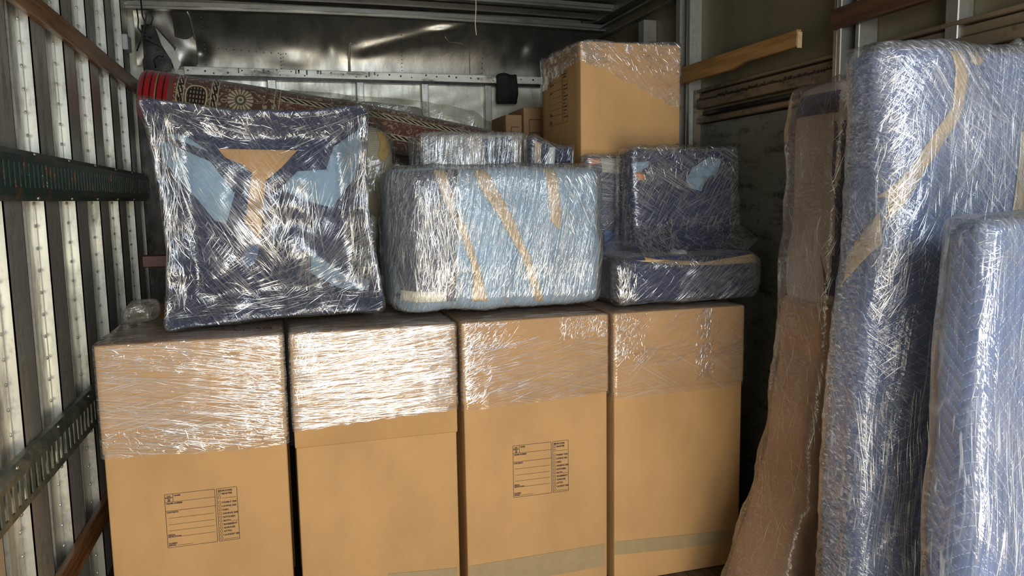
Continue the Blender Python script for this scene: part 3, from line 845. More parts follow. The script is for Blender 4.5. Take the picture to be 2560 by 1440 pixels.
obj('handwriting', scribble(letters('C CLOSET', -.40, 2.86, .023, .045)), INK, boxes[0][0], smooth=False, recalc=False, label='black marker scrawl on the lid')
obj('handwriting', scribble(letters('CL', .27, 2.80, .035, .05)), INK, boxes[1][0], smooth=False, recalc=False, label='black marker scrawl on the lid')
# second row, mostly hidden, carries the things behind
rowdesc = ['carton behind the left end printed carton', 'carton behind the plain carton of the front row', 'carton behind the light blue bundle, hidden by it', 'carton under the tall upright carton on the right']
for i in range(4):
    x0 = bx0(i)+.004; x1 = x0+PW-.022
    t = thing('wardrobe_carton', rowdesc[i], 'box', ((x0+x1)/2, 3.51, .006), 'wardrobe cartons in the second row')
    obj('carton_body', card_block(x0, x1, 3.245, 3.775, .006, HB, .003, i+20), CARD, t)
# upper carton standing on the second row
ux0, ux1, uy0, uy1, uz0, uz1 = 1.290, 1.782, 3.25, 3.775, HB+.008, 2.235
ut = thing('wardrobe_carton', 'tall upright carton standing highest on the stack at right, film over its top', 'box', ((ux0+ux1)/2, (uy0+uy1)/2, uz0))
bm = card_block(ux0, ux1, uy0, uy1, uz0, uz1, .003, 31); ubv = bvh_of(bm)
obj('carton_body', bm, CARD, ut)
FILMU = m_film('loose film cap', ((32., .9), (-50., .5)), .07, .42, .9, .7, crinkle=.9)
def ulow(x): return 2.145 - .20*max(0, (x-ux0)/(ux1-ux0))**1.1
sh = wrap_shell(ux0, ux1, uy0, uy1, uz1+.008, ulow, 77, g=.008, amp=.006, rag=.02)
for v in sh.verts:
    if v.co.x < ux0+.004: v.co.z -= max(0, (v.co.y-3.3))*(uz1-v.co.z)*1.6; v.co.x -= .012*abs(noise.noise(v.co*12))
    if v.co.z > uz1-.04: v.co += Vector((0, 0, .012*noise.noise(v.co*9)))
bw = bvh_of(sh)
creases(sh, bw, 60, (ux0, ux1), (1.85, 2.24), -34, 5, L=(.05, .3), W=(.0005, .0016), seed=70)
creases(sh, bw, 260, (ux0, ux0+.16), (2.13, 2.24), 30, 35, L=(.01, .06), W=(.0008, .003), seed=71)
creases(sh, bw, 240, (ux0+.2, ux1), (2.10, 2.24), -40, 30, L=(.01, .05), W=(.0008, .0028), seed=72)
creases(sh, bw, 260, (uy0, uy1), (1.9, 2.24), 60, 40, face='left', L=(.01, .06), W=(.0008, .003), seed=73)
obj('stretch_film', sh, [FILMU, CREASE], ut, recalc=False)
yA = atx(1393, 160, ux0).y; yB_ = atx(1430, 160, ux0).y
def uxf(u, v): return Vector((ux0-.0012, 3.66-u*1.0, 1.90+v))
bm = printed_label(0, 0, .25, .235, 0, uxf); obj('printed_form', bm, INK, ut, smooth=False, recalc=False)
bm = bmesh.new()
for a, b in (((3.50, 1.70), (3.58, 1.70)), ((3.58, 1.70), (3.58, 1.66)), ((3.50, 1.70), (3.50, 1.66)), ((3.50, 1.66), (3.58, 1.66))):
    bar(bm, (ux0-.0015, a[0], a[1]), (ux0-.0015, b[0], b[1]), .002, .0015, up=(1, 0, 0))
obj('box_maker_stamp', bm, CARDD, ut, smooth=False)

# =================================================================== WRAPPED TABLE WITH FOUR LEG CORNERS
ty0, ty1 = 2.78, 3.12
tz0 = HB+.030
tp = [at(358, 243, 2.80), at(917, 260, 2.80), at(947, 768, 2.80), at(398, 795, 2.80)]
tx0, tx1 = -.425, .33; tzt = 1.90
def tabwarp(p):
    u = (p.x-tx0)/(tx1-tx0); q = (p.z-tz0)/(tzt-tz0)
    uu, qq = 2*u-1, 2*q-1
    # pincushion outline
    su = 1-.085*(1-qq*qq)*1.0; sq = 1-.075*(1-uu*uu) if qq > 0 else 1-.02*(1-uu*uu)
    X = (tx0+tx1)/2+uu*su*(tx1-tx0)/2+.018*(-qq)*(1 if uu > 0 else .9)
    Z = (tz0+tzt)/2+qq*sq*(tzt-tz0)/2 + (uu*(-.006) if qq > 0 else uu*.016)
    rec = max(0, 1-max(abs(uu), abs(qq))**3.2)
    fr = max(0, 1-(p.y-ty0)/(ty1-ty0))
    Y = p.y + .16*min(1, rec*1.5)*fr + .05*fr*(1-(uu*uu)*(qq*qq))
    X += .008*noise.noise(p*7)*fr; Z += .006*noise.noise(p*8+Vector((4, 0, 0)))*fr
    Y += .02*noise.noise(Vector((p.x*7, p.z*7, 1)))*fr*min(1, rec*2)
    return Vector((X, Y, Z))
tt = thing('wrapped_table', 'square table on its side with four padded leg corners, wrapped in blankets and film', 'table', (-.05, 2.95, tz0))
bm = soft(tx0, tx1, ty0, ty1, tz0, tzt, .035, .02, .003, 8, 1, warp=tabwarp); tb = bvh_of(bm)
obj('moving_blanket', bm, NAVY, tt)
def pxpatch(par, bv, pts, Y, mat, name, off=.003, thick=.003, cell=.02, label=None):
    poly = [(at(x, y, Y).x, at(x, y, Y).z) for x, y in pts]
    bm = patch(bv, poly, off=off, cell=cell, thick=thick)
    return obj(name, bm, mat, par, label=label)
pxpatch(tt, tb, [(398, 335), (450, 330), (510, 370), (585, 470), (560, 560), (530, 555), (440, 445), (405, 400)], 2.86, LBLUE, 'blanket_lining', label='light blue lining')
pxpatch(tt, tb, [(895, 325), (905, 370), (885, 450), (835, 520), (760, 500), (700, 470), (745, 425), (820, 420), (840, 360)], 2.86, LBLUE, 'blanket_lining', label='light blue lining')
pxpatch(tt, tb, [(780, 630), (860, 690), (925, 700), (918, 728), (850, 725), (780, 690)], 2.86, LBLUE, 'blanket_lining', label='light blue lining')
pxpatch(tt, tb, [(540, 368), (745, 372), (700, 420), (664, 450), (650, 600), (610, 560), (628, 430), (600, 408), (560, 392)], 2.90, CARD, 'cardboard_pad', off=.008, label='cardboard pad in the shape of a T')
pxpatch(tt, tb, [(596, 655), (625, 600), (650, 600), (640, 655), (616, 680)], 2.90, BLUEQ2, 'blanket_fold', off=.008)
pxpatch(tt, tb, [(400, 350), (398, 330), (540, 385), (600, 470), (580, 480), (520, 400)], 2.88, NAVY, 'blanket_fold', off=.007)
# film stretched tight between the leg ends
FILMT = m_film('film stretched between legs', ((-55., .9), (38., .5)), .03, .26, .8, .5, crinkle=.5, thr=.62)
def filmwarp(p):
    q = tabwarp(p)
    u = (p.x-tx0)/(tx1-tx0)*2-1; s = (p.z-tz0)/(tzt-tz0)*2-1
    fr = max(0, 1-(p.y-ty0)/(ty1-ty0))
    q.y = q.y-(.13*max(0, 1-max(abs(u), abs(s))**3.2)*1.3 if fr > .9 else 0)
    q.y += .012*noise.noise(Vector((p.x*16, p.z*16, 3)))*fr
    c = Vector(((tx0+tx1)/2, p.y, (tz0+tzt)/2)); d = q-c; d.y = 0
    k = (u*u*s*s)**2; return q+d*.014+Vector((0, -.006*fr-.012*k*fr, 0))
sh = soft(tx0, tx1, ty0-.004, ty1+.01, tz0, tzt, .035, .016, .003, 9, 4, warp=filmwarp); bw = bvh_of(sh)
cx_, cz_ = -.06, 1.55
def fan(u, v): 
    return -58 if u < cx_+.05 else 62
creases(sh, bw, 150, (tx0, tx1), (tz0, tzt), fan, 6, L=(.03, .22), W=(.0007, .0024), seed=80, dens=lambda u, v: .35+.65*(abs(u-cx_) > .12))
creases(sh, bw, 260, (tx0, tx1), (1.70, 1.86), -20, 45, L=(.01, .06), W=(.0008, .0028), seed=81)
creases(sh, bw, 220, (tx0, -.1), (1.18, 1.5), -50, 30, L=(.01, .06), W=(.0008, .0026), seed=82)
creases(sh, bw, 150, (tx0, tx1), (1.15, 1.27), 12, 14, L=(.03, .15), W=(.0005, .0016), seed=83)
creases(sh, bw, 260, (tx0, tx0+.09), (1.2, 1.85), 88, 10, L=(.03, .2), W=(.0006, .002), seed=84)
creases(sh, bw, 260, (tx1-.10, tx1), (1.2, 1.85), 86, 10, L=(.03, .2), W=(.0006, .002), seed=85)
creases(sh, bw, 26, (-.05, .08), (1.30, 1.60), 70, 9, L=(.08, .24), W=(.0025, .0045), seed=86, off=.003)
creases(sh, bw, 12, (.06, .14), (1.24, 1.62), 92, 3, L=(.2, .38), W=(.0015, .003), seed=87, off=.003)
creases(sh, bw, 140, (-.25, .0), (1.22, 1.56), -52, 5, L=(.08, .3), W=(.0007, .002), seed=88)
def focal(fx, fz): return lambda u, v: math.degrees(math.atan2(v-fz, u-fx))
creases(sh, bw, 150, (-.10, .26), (1.24, 1.62), focal(.035, 1.235), 2, L=(.10, .34), W=(.0005, .0014), seed=181, hgt=(.3, .9))
creases(sh, bw, 130, (tx0, -.02), (1.35, 1.86), focal(-.40, 1.88), 3, L=(.08, .3), W=(.0005, .0015), seed=182, hgt=(.3, .9))
creases(sh, bw, 120, (.05, tx1), (1.45, 1.86), focal(.31, 1.87), 4, L=(.06, .25), W=(.0005, .0015), seed=183, hgt=(.3, .9))
creases(sh, bw, 110, (tx0, .0), (1.16, 1.50), focal(-.40, 1.17), 3, L=(.06, .3), W=(.0005, .0014), seed=184, hgt=(.3, .9))
creases(sh, bw, 120, (-.02, .32), (1.22, 1.45), 28, 12, L=(.08, .3), W=(.0005, .0015), seed=89)
obj('stretch_film', sh, [FILMT, CREASE], tt, recalc=False)

# =================================================================== LIGHT BLUE BUNDLE
lx0, lx1, lz0, lz1 = .372, 1.180, HB+.030, 1.668
lt = thing('blanket_bundle', 'light blue blanket bundle with tan tape strips on top of the front cartons', 'bundle', ((lx0+lx1)/2, 2.95, lz0))
def lwarp(p):
    q = (p.z-lz0)/(lz1-lz0); u = (p.x-lx0)/(lx1-lx0)
    f = max(0, 1-(p.y-2.77)/.35)
    p.y -= .015*math.sin(PI*min(1, max(0, q)))*math.sin(PI*min(1, max(0, u)))*f
    if u < .12: p.y += .09*((.12-u)/.12)**1.5*f
    p.x += .006*(1-q)
    return p
bm = soft(lx0, lx1, 2.77, 3.11, lz0, lz1, .05, .02, .006, 7, 5, warp=lwarp); lb_ = bvh_of(bm)
obj('moving_blanket', bm, LBLUE, lt)
pxpatch(lt, lb_, [(985, 430), (1143, 420), (1136, 560), (1138, 752), (1000, 752), (975, 700), (972, 520)], 2.78, NAVY, 'navy_side', off=.002, label='navy side of the blanket')
pxpatch(lt, lb_, [(1136, 424), (1143, 424), (1143, 500), (1138, 620), (1137, 752), (1130, 752), (1131, 560)], 2.78, RUBBER, 'blanket_binding', off=.006, label='dark binding strip')
for pts in ([(1083, 425), (1112, 424), (1140, 520), (1180, 620), (1218, 752), (1176, 752), (1180, 680), (1150, 590), (1105, 500)],
            [(1182, 422), (1215, 425), (1270, 530), (1320, 640), (1358, 752), (1335, 752), (1300, 640), (1240, 540), (1195, 470)],
            [(1360, 418), (1388, 418), (1398, 560), (1392, 574), (1368, 550)],):
    pxpatch(lt, lb_, pts, 2.78, TAPE, 'packing_tape', off=.005, thick=.001)
pxpatch(lt, lb_, [(1005, 728), (1114, 728), (1114, 753), (1005, 755)], 2.78, PAPER, 'paper_label', off=.0078, thick=.001, label='blank cream paper label')
FILML = m_film('dense film on bundle', ((78., 1.), (60., .6)), .14, .58, 1.1, .8, crinkle=.7, sc=1.1)
sh = soft(lx0, lx1, 2.77, 3.11, lz0, lz1, .05, .016, .006, 7, 5, inflate=.012, warp=lwarp, fold=.004, fang=75); bw = bvh_of(sh)
creases(sh, bw, 700, (lx0, lx1), (lz0, lz1), lambda u, v: 80-20*(u-lx0), 14, L=(.01, .09), W=(.0005, .0018), seed=90)
creases(sh, bw, 600, (lx0, lx1), (lz0+.02, 1.30), 78, 14, L=(.01, .06), W=(.0006, .0022), seed=91)
creases(sh, bw, 420, (lx0, .62), (1.15, 1.6), 92, 12, L=(.03, .15), W=(.0006, .002), seed=92)
creases(sh, bw, 300, (lx0, lx1), (1.61, lz1), 80, 40, L=(.006, .03), W=(.0006, .0016), seed=93)
creases(sh, bw, 120, (lx1-.15, lx1), (1.4, 1.65), -60, 10, L=(.03, .15), W=(.0006, .002), seed=94)
obj('stretch_film', sh, [FILML, CREASE], lt, recalc=False)

# =================================================================== WRAPPED CHAIR (navy) ON CARTON 4
cz0 = HB+.020
ct = thing('wrapped_chair', 'armless chair wrapped in navy quilted blanket and film at the right end', 'chair', (1.6, 2.95, cz0))
sx0, sx1 = 1.262, 1.882
bm = soft(sx0, sx1, 2.75, 3.12, cz0, 1.315, .03, .02, .005, 7, 11); sb = bvh_of(bm)
def seatw(p): return p
obj('seat', bm, NAVY, ct)
bx_0, bx_1 = at(1580, 480, 2.98).x, at(1836, 480, 2.98).x
bm = soft(bx_0, bx_1, 2.98, 3.15, 1.30, at(1700, 372, 2.98).z, .035, .02, .006, 8, 12,
          rings=[(1.3, bx_0+.01, bx_1-.02, 2.95, 3.12), (1.45, bx_0, bx_1, 2.97, 3.12), (1.9, bx_0, bx_1+.004, 2.985, 3.11)]); cb = bvh_of(bm)
obj('backrest', bm, NAVY, ct)
pxpatch(ct, sb, [(1568, 650), (1568, 632), (1600, 640), (1640, 648), (1760, 655), (1893, 632), (1893, 655), (1800, 662), (1700, 662)], 2.75, TAPE, 'cardboard_strip', off=.004, thick=.003, label='tan cardboard edge strip')
pxpatch(ct, cb, [(1582, 440), (1596, 428), (1612, 440), (1610, 450), (1592, 452), (1592, 442)], 2.98, ORANGE, 'cardboard_corner', off=.006, label='orange brown corner piece')
pxpatch(ct, cb, [(1580, 408), (1620, 402), (1618, 416), (1602, 425), (1602, 440), (1582, 424)], 2.98, LBLUE, 'blanket_lining', off=.004, label='light blue lining')
pxpatch(ct, cb, [(1712, 452), (1728, 420), (1770, 392), (1800, 398), (1792, 430), (1762, 448), (1750, 478), (1722, 470)], 2.98, LBLUE, 'blanket_lining', off=.004, label='light blue lining')
bm = bmesh.new(); c = at(1702, 638, 2.80)
bmesh.ops.create_icosphere(bm, subdivisions=4, radius=.04, matrix=Matrix.Translation(c+Vector((0, .03, -.005))))
for v in bm.verts:
    v.co.z = c.z+(v.co.z-c.z)*.6; v.co += Vector((1, .6, 1))*.012*noise.noise(v.co*30)
obj('foam_padding', bm, FOAM, ct, label='white foam lump under the film')
FILMC = m_film('film on chair', ((-35., 1.), (20., .5)), .04, .30, .8, .55, crinkle=.6)
zt = at(1700, 368, 2.98).z
rg = [(cz0, sx0-.03, sx1+.004, 2.735, 3.135), (1.29, sx0-.035, sx1+.006, 2.735, 3.135), (1.325, sx0+.0, sx1-.02, 2.78, 3.135), (1.36, bx_0-.03, bx_1+.06, 2.86, 3.135), (1.42, bx_0-.012, bx_1+.012, 2.93, 3.135), (1.6, bx_0-.012, bx_1+.012, 2.955, 3.135), (2.0, bx_0-.012, bx_1+.012, 2.965, 3.13)]
sh = soft(sx0, sx1, 2.74, 3.16, cz0, zt+.008, .035, .013, .004, 12, 13, rings=rg, fold=.006, fang=-35); bw = bvh_of(sh)
creases(sh, bw, 120, (sx0, sx1), (cz0, zt), -38, 6, L=(.02, .16), W=(.0006, .0020), seed=100)
for f_ in (0,):
    creases(sh, bw, 260, (bx_0, bx_1), (1.42, 1.68), 52, 5, L=(.03, .12), W=(.0006, .0020), seed=101)
creases(sh, bw, 300, (bx_0-.05, bx_0+.16), (1.27, 1.42), 70, 35, L=(.02, .09), W=(.0008, .0026), seed=102)
creases(sh, bw, 320, (bx_0, bx_1), (1.62, zt), 10, 45, L=(.01, .06), W=(.0008, .0026), seed=103)
creases(sh, bw, 220, (bx_0-.03, bx_1), (1.33, 1.46), 20, 40, L=(.01, .06), W=(.0012, .0034), seed=191, hgt=(.1, .5))
creases(sh, bw, 150, (bx_0, bx_1), (1.40, 1.66), 58, 4, L=(.05, .14), W=(.0010, .0022), seed=192, hgt=(.2, .6))
creases(sh, bw, 130, (bx_0, bx_1), (1.66, zt), 60, 50, L=(.01, .05), W=(.0012, .0032), seed=193, hgt=(.1, .5))
creases(sh, bw, 90, (sx0, sx0+.06), (1.12, 1.30), 80, 12, L=(.01, .05), W=(.0012, .0032), seed=194, hgt=(.1, .6))
creases(sh, bw, 160, (1.5, sx1), (1.13, 1.30), 44, 4, L=(.05, .2), W=(.0008, .0020), seed=195, hgt=(.2, .6))
creases(sh, bw, 240, (sx0, sx1), (1.12, 1.30), 38, 8, L=(.05, .2), W=(.0006, .0018), seed=104, dens=lambda u, v: .2+.8*(u > 1.5))
creases(sh, bw, 120, (sx0-.02, sx0+.03), (1.12, 1.30), 85, 15, L=(.02, .1), W=(.0006, .002), seed=105)
creases(sh, bw, 200, (sx0, sx1), (1.27, 1.36), 14, 16, L=(.02, .1), W=(.0006, .002), seed=106)
obj('stretch_film', sh, [FILMC, CREASE], ct, recalc=False)

# chair behind, between the light blue bundle and the navy chair
p1, p2 = at(1472, 400, 3.12), at(1578, 700, 3.12)
kt = thing('wrapped_chair', 'film wrapped chair half hidden between the light blue bundle and the navy chair', 'chair', ((p1.x+1.42)/2, 3.17, cz0))
kx0, kx1 = p1.x, at(1600, 400, 3.12).x
KX = (kx0, kx1)
bm = soft(kx0+.01, kx1-.02, 3.17, 3.222, cz0, at(1500, 390, 3.17).z, .025, .02, .004, 8, 15); kb = bvh_of(bm)
obj('moving_blanket', bm, NAVY, kt)
pxpatch(kt, kb, [(1470, 388), (1500, 385), (1502, 408), (1474, 412)], 3.17, ORANGE, 'wooden_corner', off=.003, label='orange brown wooden corner')
pxpatch(kt, kb, [(1510, 575), (1600, 590), (1600, 630), (1510, 640)], 3.17, BLUEQ, 'blanket_fold', off=.003)
pxpatch(kt, kb, [(1510, 640), (1600, 635), (1600, 655), (1510, 665)], 3.17, TAPE, 'packing_tape', off=.004)
pxpatch(kt, kb, [(1500, 385), (1590, 385), (1590, 440), (1505, 430)], 3.17, LINEN, 'grey_fold', off=.004, label='grey patch under the film')
FILMK = m_film('film haze on rear chair', ((-12., 1.), (30., .6)), .13, .38, .9, .6, crinkle=.6)
sh = soft(kx0+.01, kx1-.02, 3.17, 3.222, cz0, at(1500, 390, 3.17).z, .03, .014, .005, 9, 16, inflate=.012, fold=.004, fang=-10); bw = bvh_of(sh)
creases(sh, bw, 260, (kx0, kx1), (cz0, 1.75), -10, 22, L=(.02, .16), W=(.0005, .0016), seed=110)
obj('stretch_film', sh, [FILMK, CREASE], kt, recalc=False)

# =================================================================== SMALL BUNDLES BEHIND THE LIGHT BLUE ONE
q1, q2 = at(1108, 335, 3.30), at(1308, 335, 3.30)
st_ = thing('wrapped_crate', 'square bundle with tan tape wrapped in clear film, behind the light blue bundle', 'bundle', ((q1.x+q2.x)/2, 3.5, HB+.012))
bm = soft(q1.x-.02, q2.x, 3.30, 3.62, HB+.012, q1.z, .02, .02, .002, 8, 17); b_ = bvh_of(bm)
obj('moving_blanket', bm, LINEN, st_)
for pts in ([(1288, 336), (1306, 336), (1306, 420), (1290, 420)], [(1165, 338), (1200, 338), (1215, 420), (1180, 420)]):
    pxpatch(st_, b_, pts, 3.30, TAPE, 'packing_tape', off=.003, thick=.001)
pxpatch(st_, b_, [(1205, 348), (1275, 340), (1285, 420), (1215, 420)], 3.30, NAVY, 'blanket_fold', off=.002)
FILMS = m_film('milky film on crate', ((84., 1.), (30., .5)), .26, .60, 1.0, .7, crinkle=.4)
sh = soft(q1.x-.02, q2.x, 3.30, 3.62, HB+.012, q1.z, .02, .014, .003, 9, 18, inflate=.012, fold=.004, fang=85)
for v in sh.verts:
    if v.co.x < q1.x: v.co.x -= .07*min(1, max(0, (q1.x-v.co.x)/.03)); v.co.y += 0
bw = bvh_of(sh)
creases(sh, bw, 420, (q1.x-.05, q2.x), (1.5, q1.z), 84, 8, L=(.03, .14), W=(.0005, .002), seed=120)
creases(sh, bw, 90, (q1.x, q2.x), (1.6, q1.z), 25, 6, L=(.06, .2), W=(.0005, .0016), seed=121)
obj('stretch_film', sh, [FILMS, CREASE], st_, recalc=False)
r1, r2 = at(1330, 358, 3.22), at(1440, 355, 3.22)
s2 = thing('blanket_bundle', 'small navy bundle with a red tag edge below the tall upright carton', 'bundle', ((r1.x+r2.x)/2, 3.2, HB+.012))
def dipw(p):
    u = (p.x-r1.x)/(r2.x-r1.x)
    if p.z > r1.z-.08: p.z += -.03*math.sin(PI*min(1, max(0, u)))+.02*(1-u)*1.2
    return p
bm = soft(r1.x-.03, r2.x-.035, 3.155, 3.222, HB+.022, r1.z, .02, .015, .004, 9, 19, warp=dipw); b_ = bvh_of(bm)
obj('moving_blanket', bm, NAVY, s2)
pxpatch(s2, b_, [(1428, 362), (1442, 362), (1440, 384), (1430, 384)], 3.16, ORANGE, 'red_tag', off=.003, label='red tag edge')
pxpatch(s2, b_, [(1335, 350), (1352, 360), (1350, 410), (1334, 410)], 3.16, TAPE, 'packing_tape', off=.003)
pxpatch(s2, b_, [(1372, 368), (1386, 368), (1384, 414), (1360, 414)], 3.16, FOAM, 'foam_strip', off=.003)
sh = soft(r1.x-.03, r2.x-.035, 3.155, 3.222, HB+.022, r1.z, .02, .012, .004, 9, 20, inflate=.008, warp=dipw, fold=.004, fang=80); bw = bvh_of(sh)
creases(sh, bw, 200, (r1.x-.02, r2.x), (1.5, r1.z), 80, 16, L=(.02, .1), W=(.0005, .002), seed=122)
obj('stretch_film', sh, [FILMC, CREASE], s2, recalc=False)

# =================================================================== RUG ROLL
def m_rug():
    t = NT('persian rug pile')
    uv = E_(t, t.tc.outputs['UV'])
    u, v, _ = t.xyz(t.tc.outputs['UV'])        # u metres along the roll, v metres around
    vec = t.vec(u, v, 0.)
    beige = (.62, .52, .33); red = (.42, .018, .02); brown = (.15, .080, .055); wine = (.19, .065, .05); dark = (.04, .026, .02)
    # scroll work: thin contour lines of a noise field
    f1 = t.noise(vec, 13, 2, .5, .8)
    scroll = t.ss(((f1*7.).fr()-.5).ab(), .05, .14, 1., 0.)
    f2 = t.noise(vec, 30, 2, .5, .4)
    small = t.ss(((f2*4.).fr()-.5).ab(), .06, .16, 1., 0.)
    vc = t.voro(vec, 26, 'F1'); flowers = t.ss(vc, .16, .22, 1., 0.)*t.ss(vc, .05, .09)
    field = t.mix(scroll*.75, brown, beige)
    field = t.mix(t.ss(vc, .20, .30, 1., 0.)*.6, field, wine)
    field = t.mix(flowers*.8, field, beige)
    # border bands across the roll near the fringe end
    def bands(cs, hw, tex):
        m_ = None
        for c in cs:
            b = t.band(u, c, hw, .001); m_ = b if m_ is None else m_.mx(b)
        return m_
    guard = t.mix(t.ss(((u*3.+v)*22.).fr(), .5, .6)*t.ss(t.noise(vec, 60, 1), .4, .5), dark, beige)
    col = field
    # long border running along the roll on the lower side
    lng = t.band(v, .205, .012, .001).mx(t.band(v, .10, .010, .001))
    lguard = t.mix(t.ss(((u+v*2)*26.).fr(), .5, .6), dark, beige)
    aft = t.ss(u, .66, .665)
    col = t.mix(lng*aft, col, lguard)
    le = t.band(v, .220, .002, .0006).mx(t.band(v, .190, .002, .0006)).mx(t.band(v, .087, .002, .0006)).mx(t.band(v, .113, .002, .0006))
    col = t.mix(le*aft, col, beige)
    mid = t.band(v, .15, .034, .001)*aft
    wn = t.mix(small*.5, wine, beige); col = t.mix(mid*.8, col, wn)
    # cartouches: gridded lozenges with a pale edge
    def cart(col, cu, cv, ru, rv):
        d = (((u-cu)/ru).ab()**2.6 + ((v-cv)/rv).ab()**2.6)
        grid = t.ss(t.m('SINE', u*420.), .0, .3)*t.ss(t.m('SINE', v*300.), -.5, -.2)
        body = t.mix(grid, dark, (.36, .28, .16))
        col = t.mix(t.ss(d, 1.35, 1.45, 1., 0.), col, beige); col = t.mix(t.ss(d, .95, 1.0, 1., 0.), col, dark)
        return t.mix(t.ss(d, .72, .80, 1., 0.), col, body)
    col = cart(col, .27, .15, .045, .055)
    col = cart(col, .90, .13, .075, .022)
    col = cart(col, 1.62, .15, .055, .024); col = cart(col, 2.0, .15, .055, .024)
    # rosette
    du, dv = u-.475, v-.165
    rr = t.m('SQRT', du*du+dv*dv); an = t.m('ARCTAN2', dv, du)
    pet = t.ss(t.m('COSINE', an*18.), -.75, -.3)
    ros = t.band(rr, .044, .017, .002)*pet
    col = t.mix(t.ss(rr, .062, .066, 1., 0.), col, brown); col = t.mix(ros, col, beige)
    col = t.mix(t.ss(rr, .022, .026, 1., 0.), col, (.12, .14, .10)); col = t.mix(t.band(rr, .012, .004, .001), col, beige)
    bs = t.band(u, .195, .013, .001).mx(t.band(u, .352, .013, .001)); col = t.mix(bs, col, guard)
    ed = None
    for c in (.179, .211, .336, .368, .635, .66):
        b = t.band(u, c, .0022, .0007); ed = b if ed is None else ed.mx(b)
    col = t.mix(ed, col, beige)
    # red striped kilim end
    redm = t.ss(u, .165, .167, 1., 0.)
    stp = ((u*34.).fr()-.5).ab()
    rc = t.mix(t.ss(stp, .36, .40), red, (.05, .006, .008)); rc = t.mix(t.band(u, .150, .012, .001), rc, (.20, .09, .07)); rc = t.mix(t.band(u, .083, .003, .001), rc, (.35, .25, .1))
    col = t.mix(redm, col, rc)
    n = t.bump(t.noise(vec, 400, 2, .6), .5, .003)
    return t.end(t.bsdf(col, .9, 0, n, Sheen_Weight=.3, Specular_IOR_Level=.1))
RUG = m_rug()
def rug_roll():
    A = at(352, 238, 4.25); B = at(1225, 377, 4.22)
    bm = bmesh.new(); uvl = bm.loops.layers.uv.new('UVMap')
    Ls = (B-A).length; d = (B-A)/Ls; s = Vector((0, -1, 0)); s = (s-d*s.dot(d)).normalized(); u_ = d.cross(s)
    if u_.z < 0: u_ = -u_
    nl, na = 300, 64; rings = []
    for i in range(nl+1):
        f = i/nl; L = f*Ls
        r = .125-.012*f
        if L < .165: r *= 1+.02*abs(math.sin(L*107))-.0
        r *= 1-.15*max(0, 1-L/.02)
        c = A+d*L + Vector((0, 0, .022*math.sin(PI*f)))
        ring = []
        for k in range(na):
            a = 2*PI*k/na      # starts at the bottom, runs up the camera side
            rr = r*(1+.02*noise.noise(Vector((math.cos(a), math.sin(a), L*2))))
            ring.append((bm.verts.new(c+(-u_*math.cos(a)+s*math.sin(a))*rr), L, a*r))
        rings.append(ring)
    for a, b in zip(rings, rings[1:]):
        for k in range(na):
            k2 = (k+1) % na
            fc = bm.faces.new((a[k][0], a[k2][0], b[k2][0], b[k][0]))
            full = 2*PI*.12
            vv = [k/na*full, (k+1)/na*full, (k+1)/na*full, k/na*full]; uu = [a[k][1], a[k][1], b[k][1], b[k][1]]
            for l, x_, y_ in zip(fc.loops, uu, vv): l[uvl].uv = (x_, y_-.05)
    c0 = [v[0] for v in rings[0]]; c1 = [v[0] for v in rings[-1]]
    bm.faces.new(c0); bm.faces.new(c1[::-1])
    o = obj('rug_roll', bm, RUG, None)
    finish_thing(o, 'rolled up red and brown patterned oriental rug lying aslant across the back', 'rug')
rug_roll()

# =================================================================== GREY SOFA IN CLEAR PLASTIC, BEHIND THE RUG
gt = thing('wrapped_sofa', 'grey fabric sofa back under loose clear plastic behind the patterned rug', 'sofa', (.5, 4.65, .006))
ga, gb = at(722, 234, 4.55), at(1062, 262, 4.55)
def slope(p):
    if p.z > 1.2: p.z -= (p.x-ga.x)*.075*min(1, (p.z-1.2)/.6)
    return p
bm = soft(ga.x, gb.x, 4.52, 4.84, .010, ga.z, .05, .035, .006, 5, 25, warp=slope); obj('backrest', bm, LINEN, gt)
bm = soft(gb.x+.01, at(1215, 300, 4.55).x, 4.55, 4.84, .010, at(1130, 285, 4.55).z, .06, .04, .01, 5, 26, warp=slope); obj('armrest', bm, LINEN, gt)
def plw(p):
    zt_ = float(np.interp(p.x, [ga.x, gb.x, at(1190, 285, 4.5).x, at(1265, 335, 4.5).x, 2], [at(722, 228, 4.5).z, at(1062, 256, 4.5).z, at(1190, 283, 4.5).z, at(1265, 335, 4.5).z, 1.9]))
    f = (p.z-.02)/(2.2-.02)
    p.z = .02+f*(zt_+.012-.02) + .016*noise.noise(Vector((p.x*14, p.y*8, 2)))*(f > .5)*(.25 if p.x < gb.x else 1)
    p.y += .02*noise.noise(Vector((p.x*10, p.z*5, 4)))
    return p
FILMG = m_film('loose clear bag plastic', ((75., .8), (20., .7)), .06, .30, .55, .5, crinkle=.5, sc=.5, thr=.6, tint=(.93, .92, .88), milk=(.62, .60, .50))
sh = soft(ga.x-.01, at(1268, 335, 4.5).x, 4.485, 4.86, .02, 2.2, .03, .03, .006, 6, 27, warp=plw); bw = bvh_of(sh)
creases(sh, bw, 70, (.62, 1.3), (1.6, 2.15), lambda u, v: 100-60*(u-.6), 25, L=(.06, .25), W=(.001, .004), seed=130, curve=2)
creases(sh, bw, 20, (.05, .62), (1.95, 2.15), 85, 20, L=(.04, .15), W=(.001, .003), seed=131, curve=2)
obj('plastic_cover', sh, [FILMG, CREASE], gt, recalc=False)
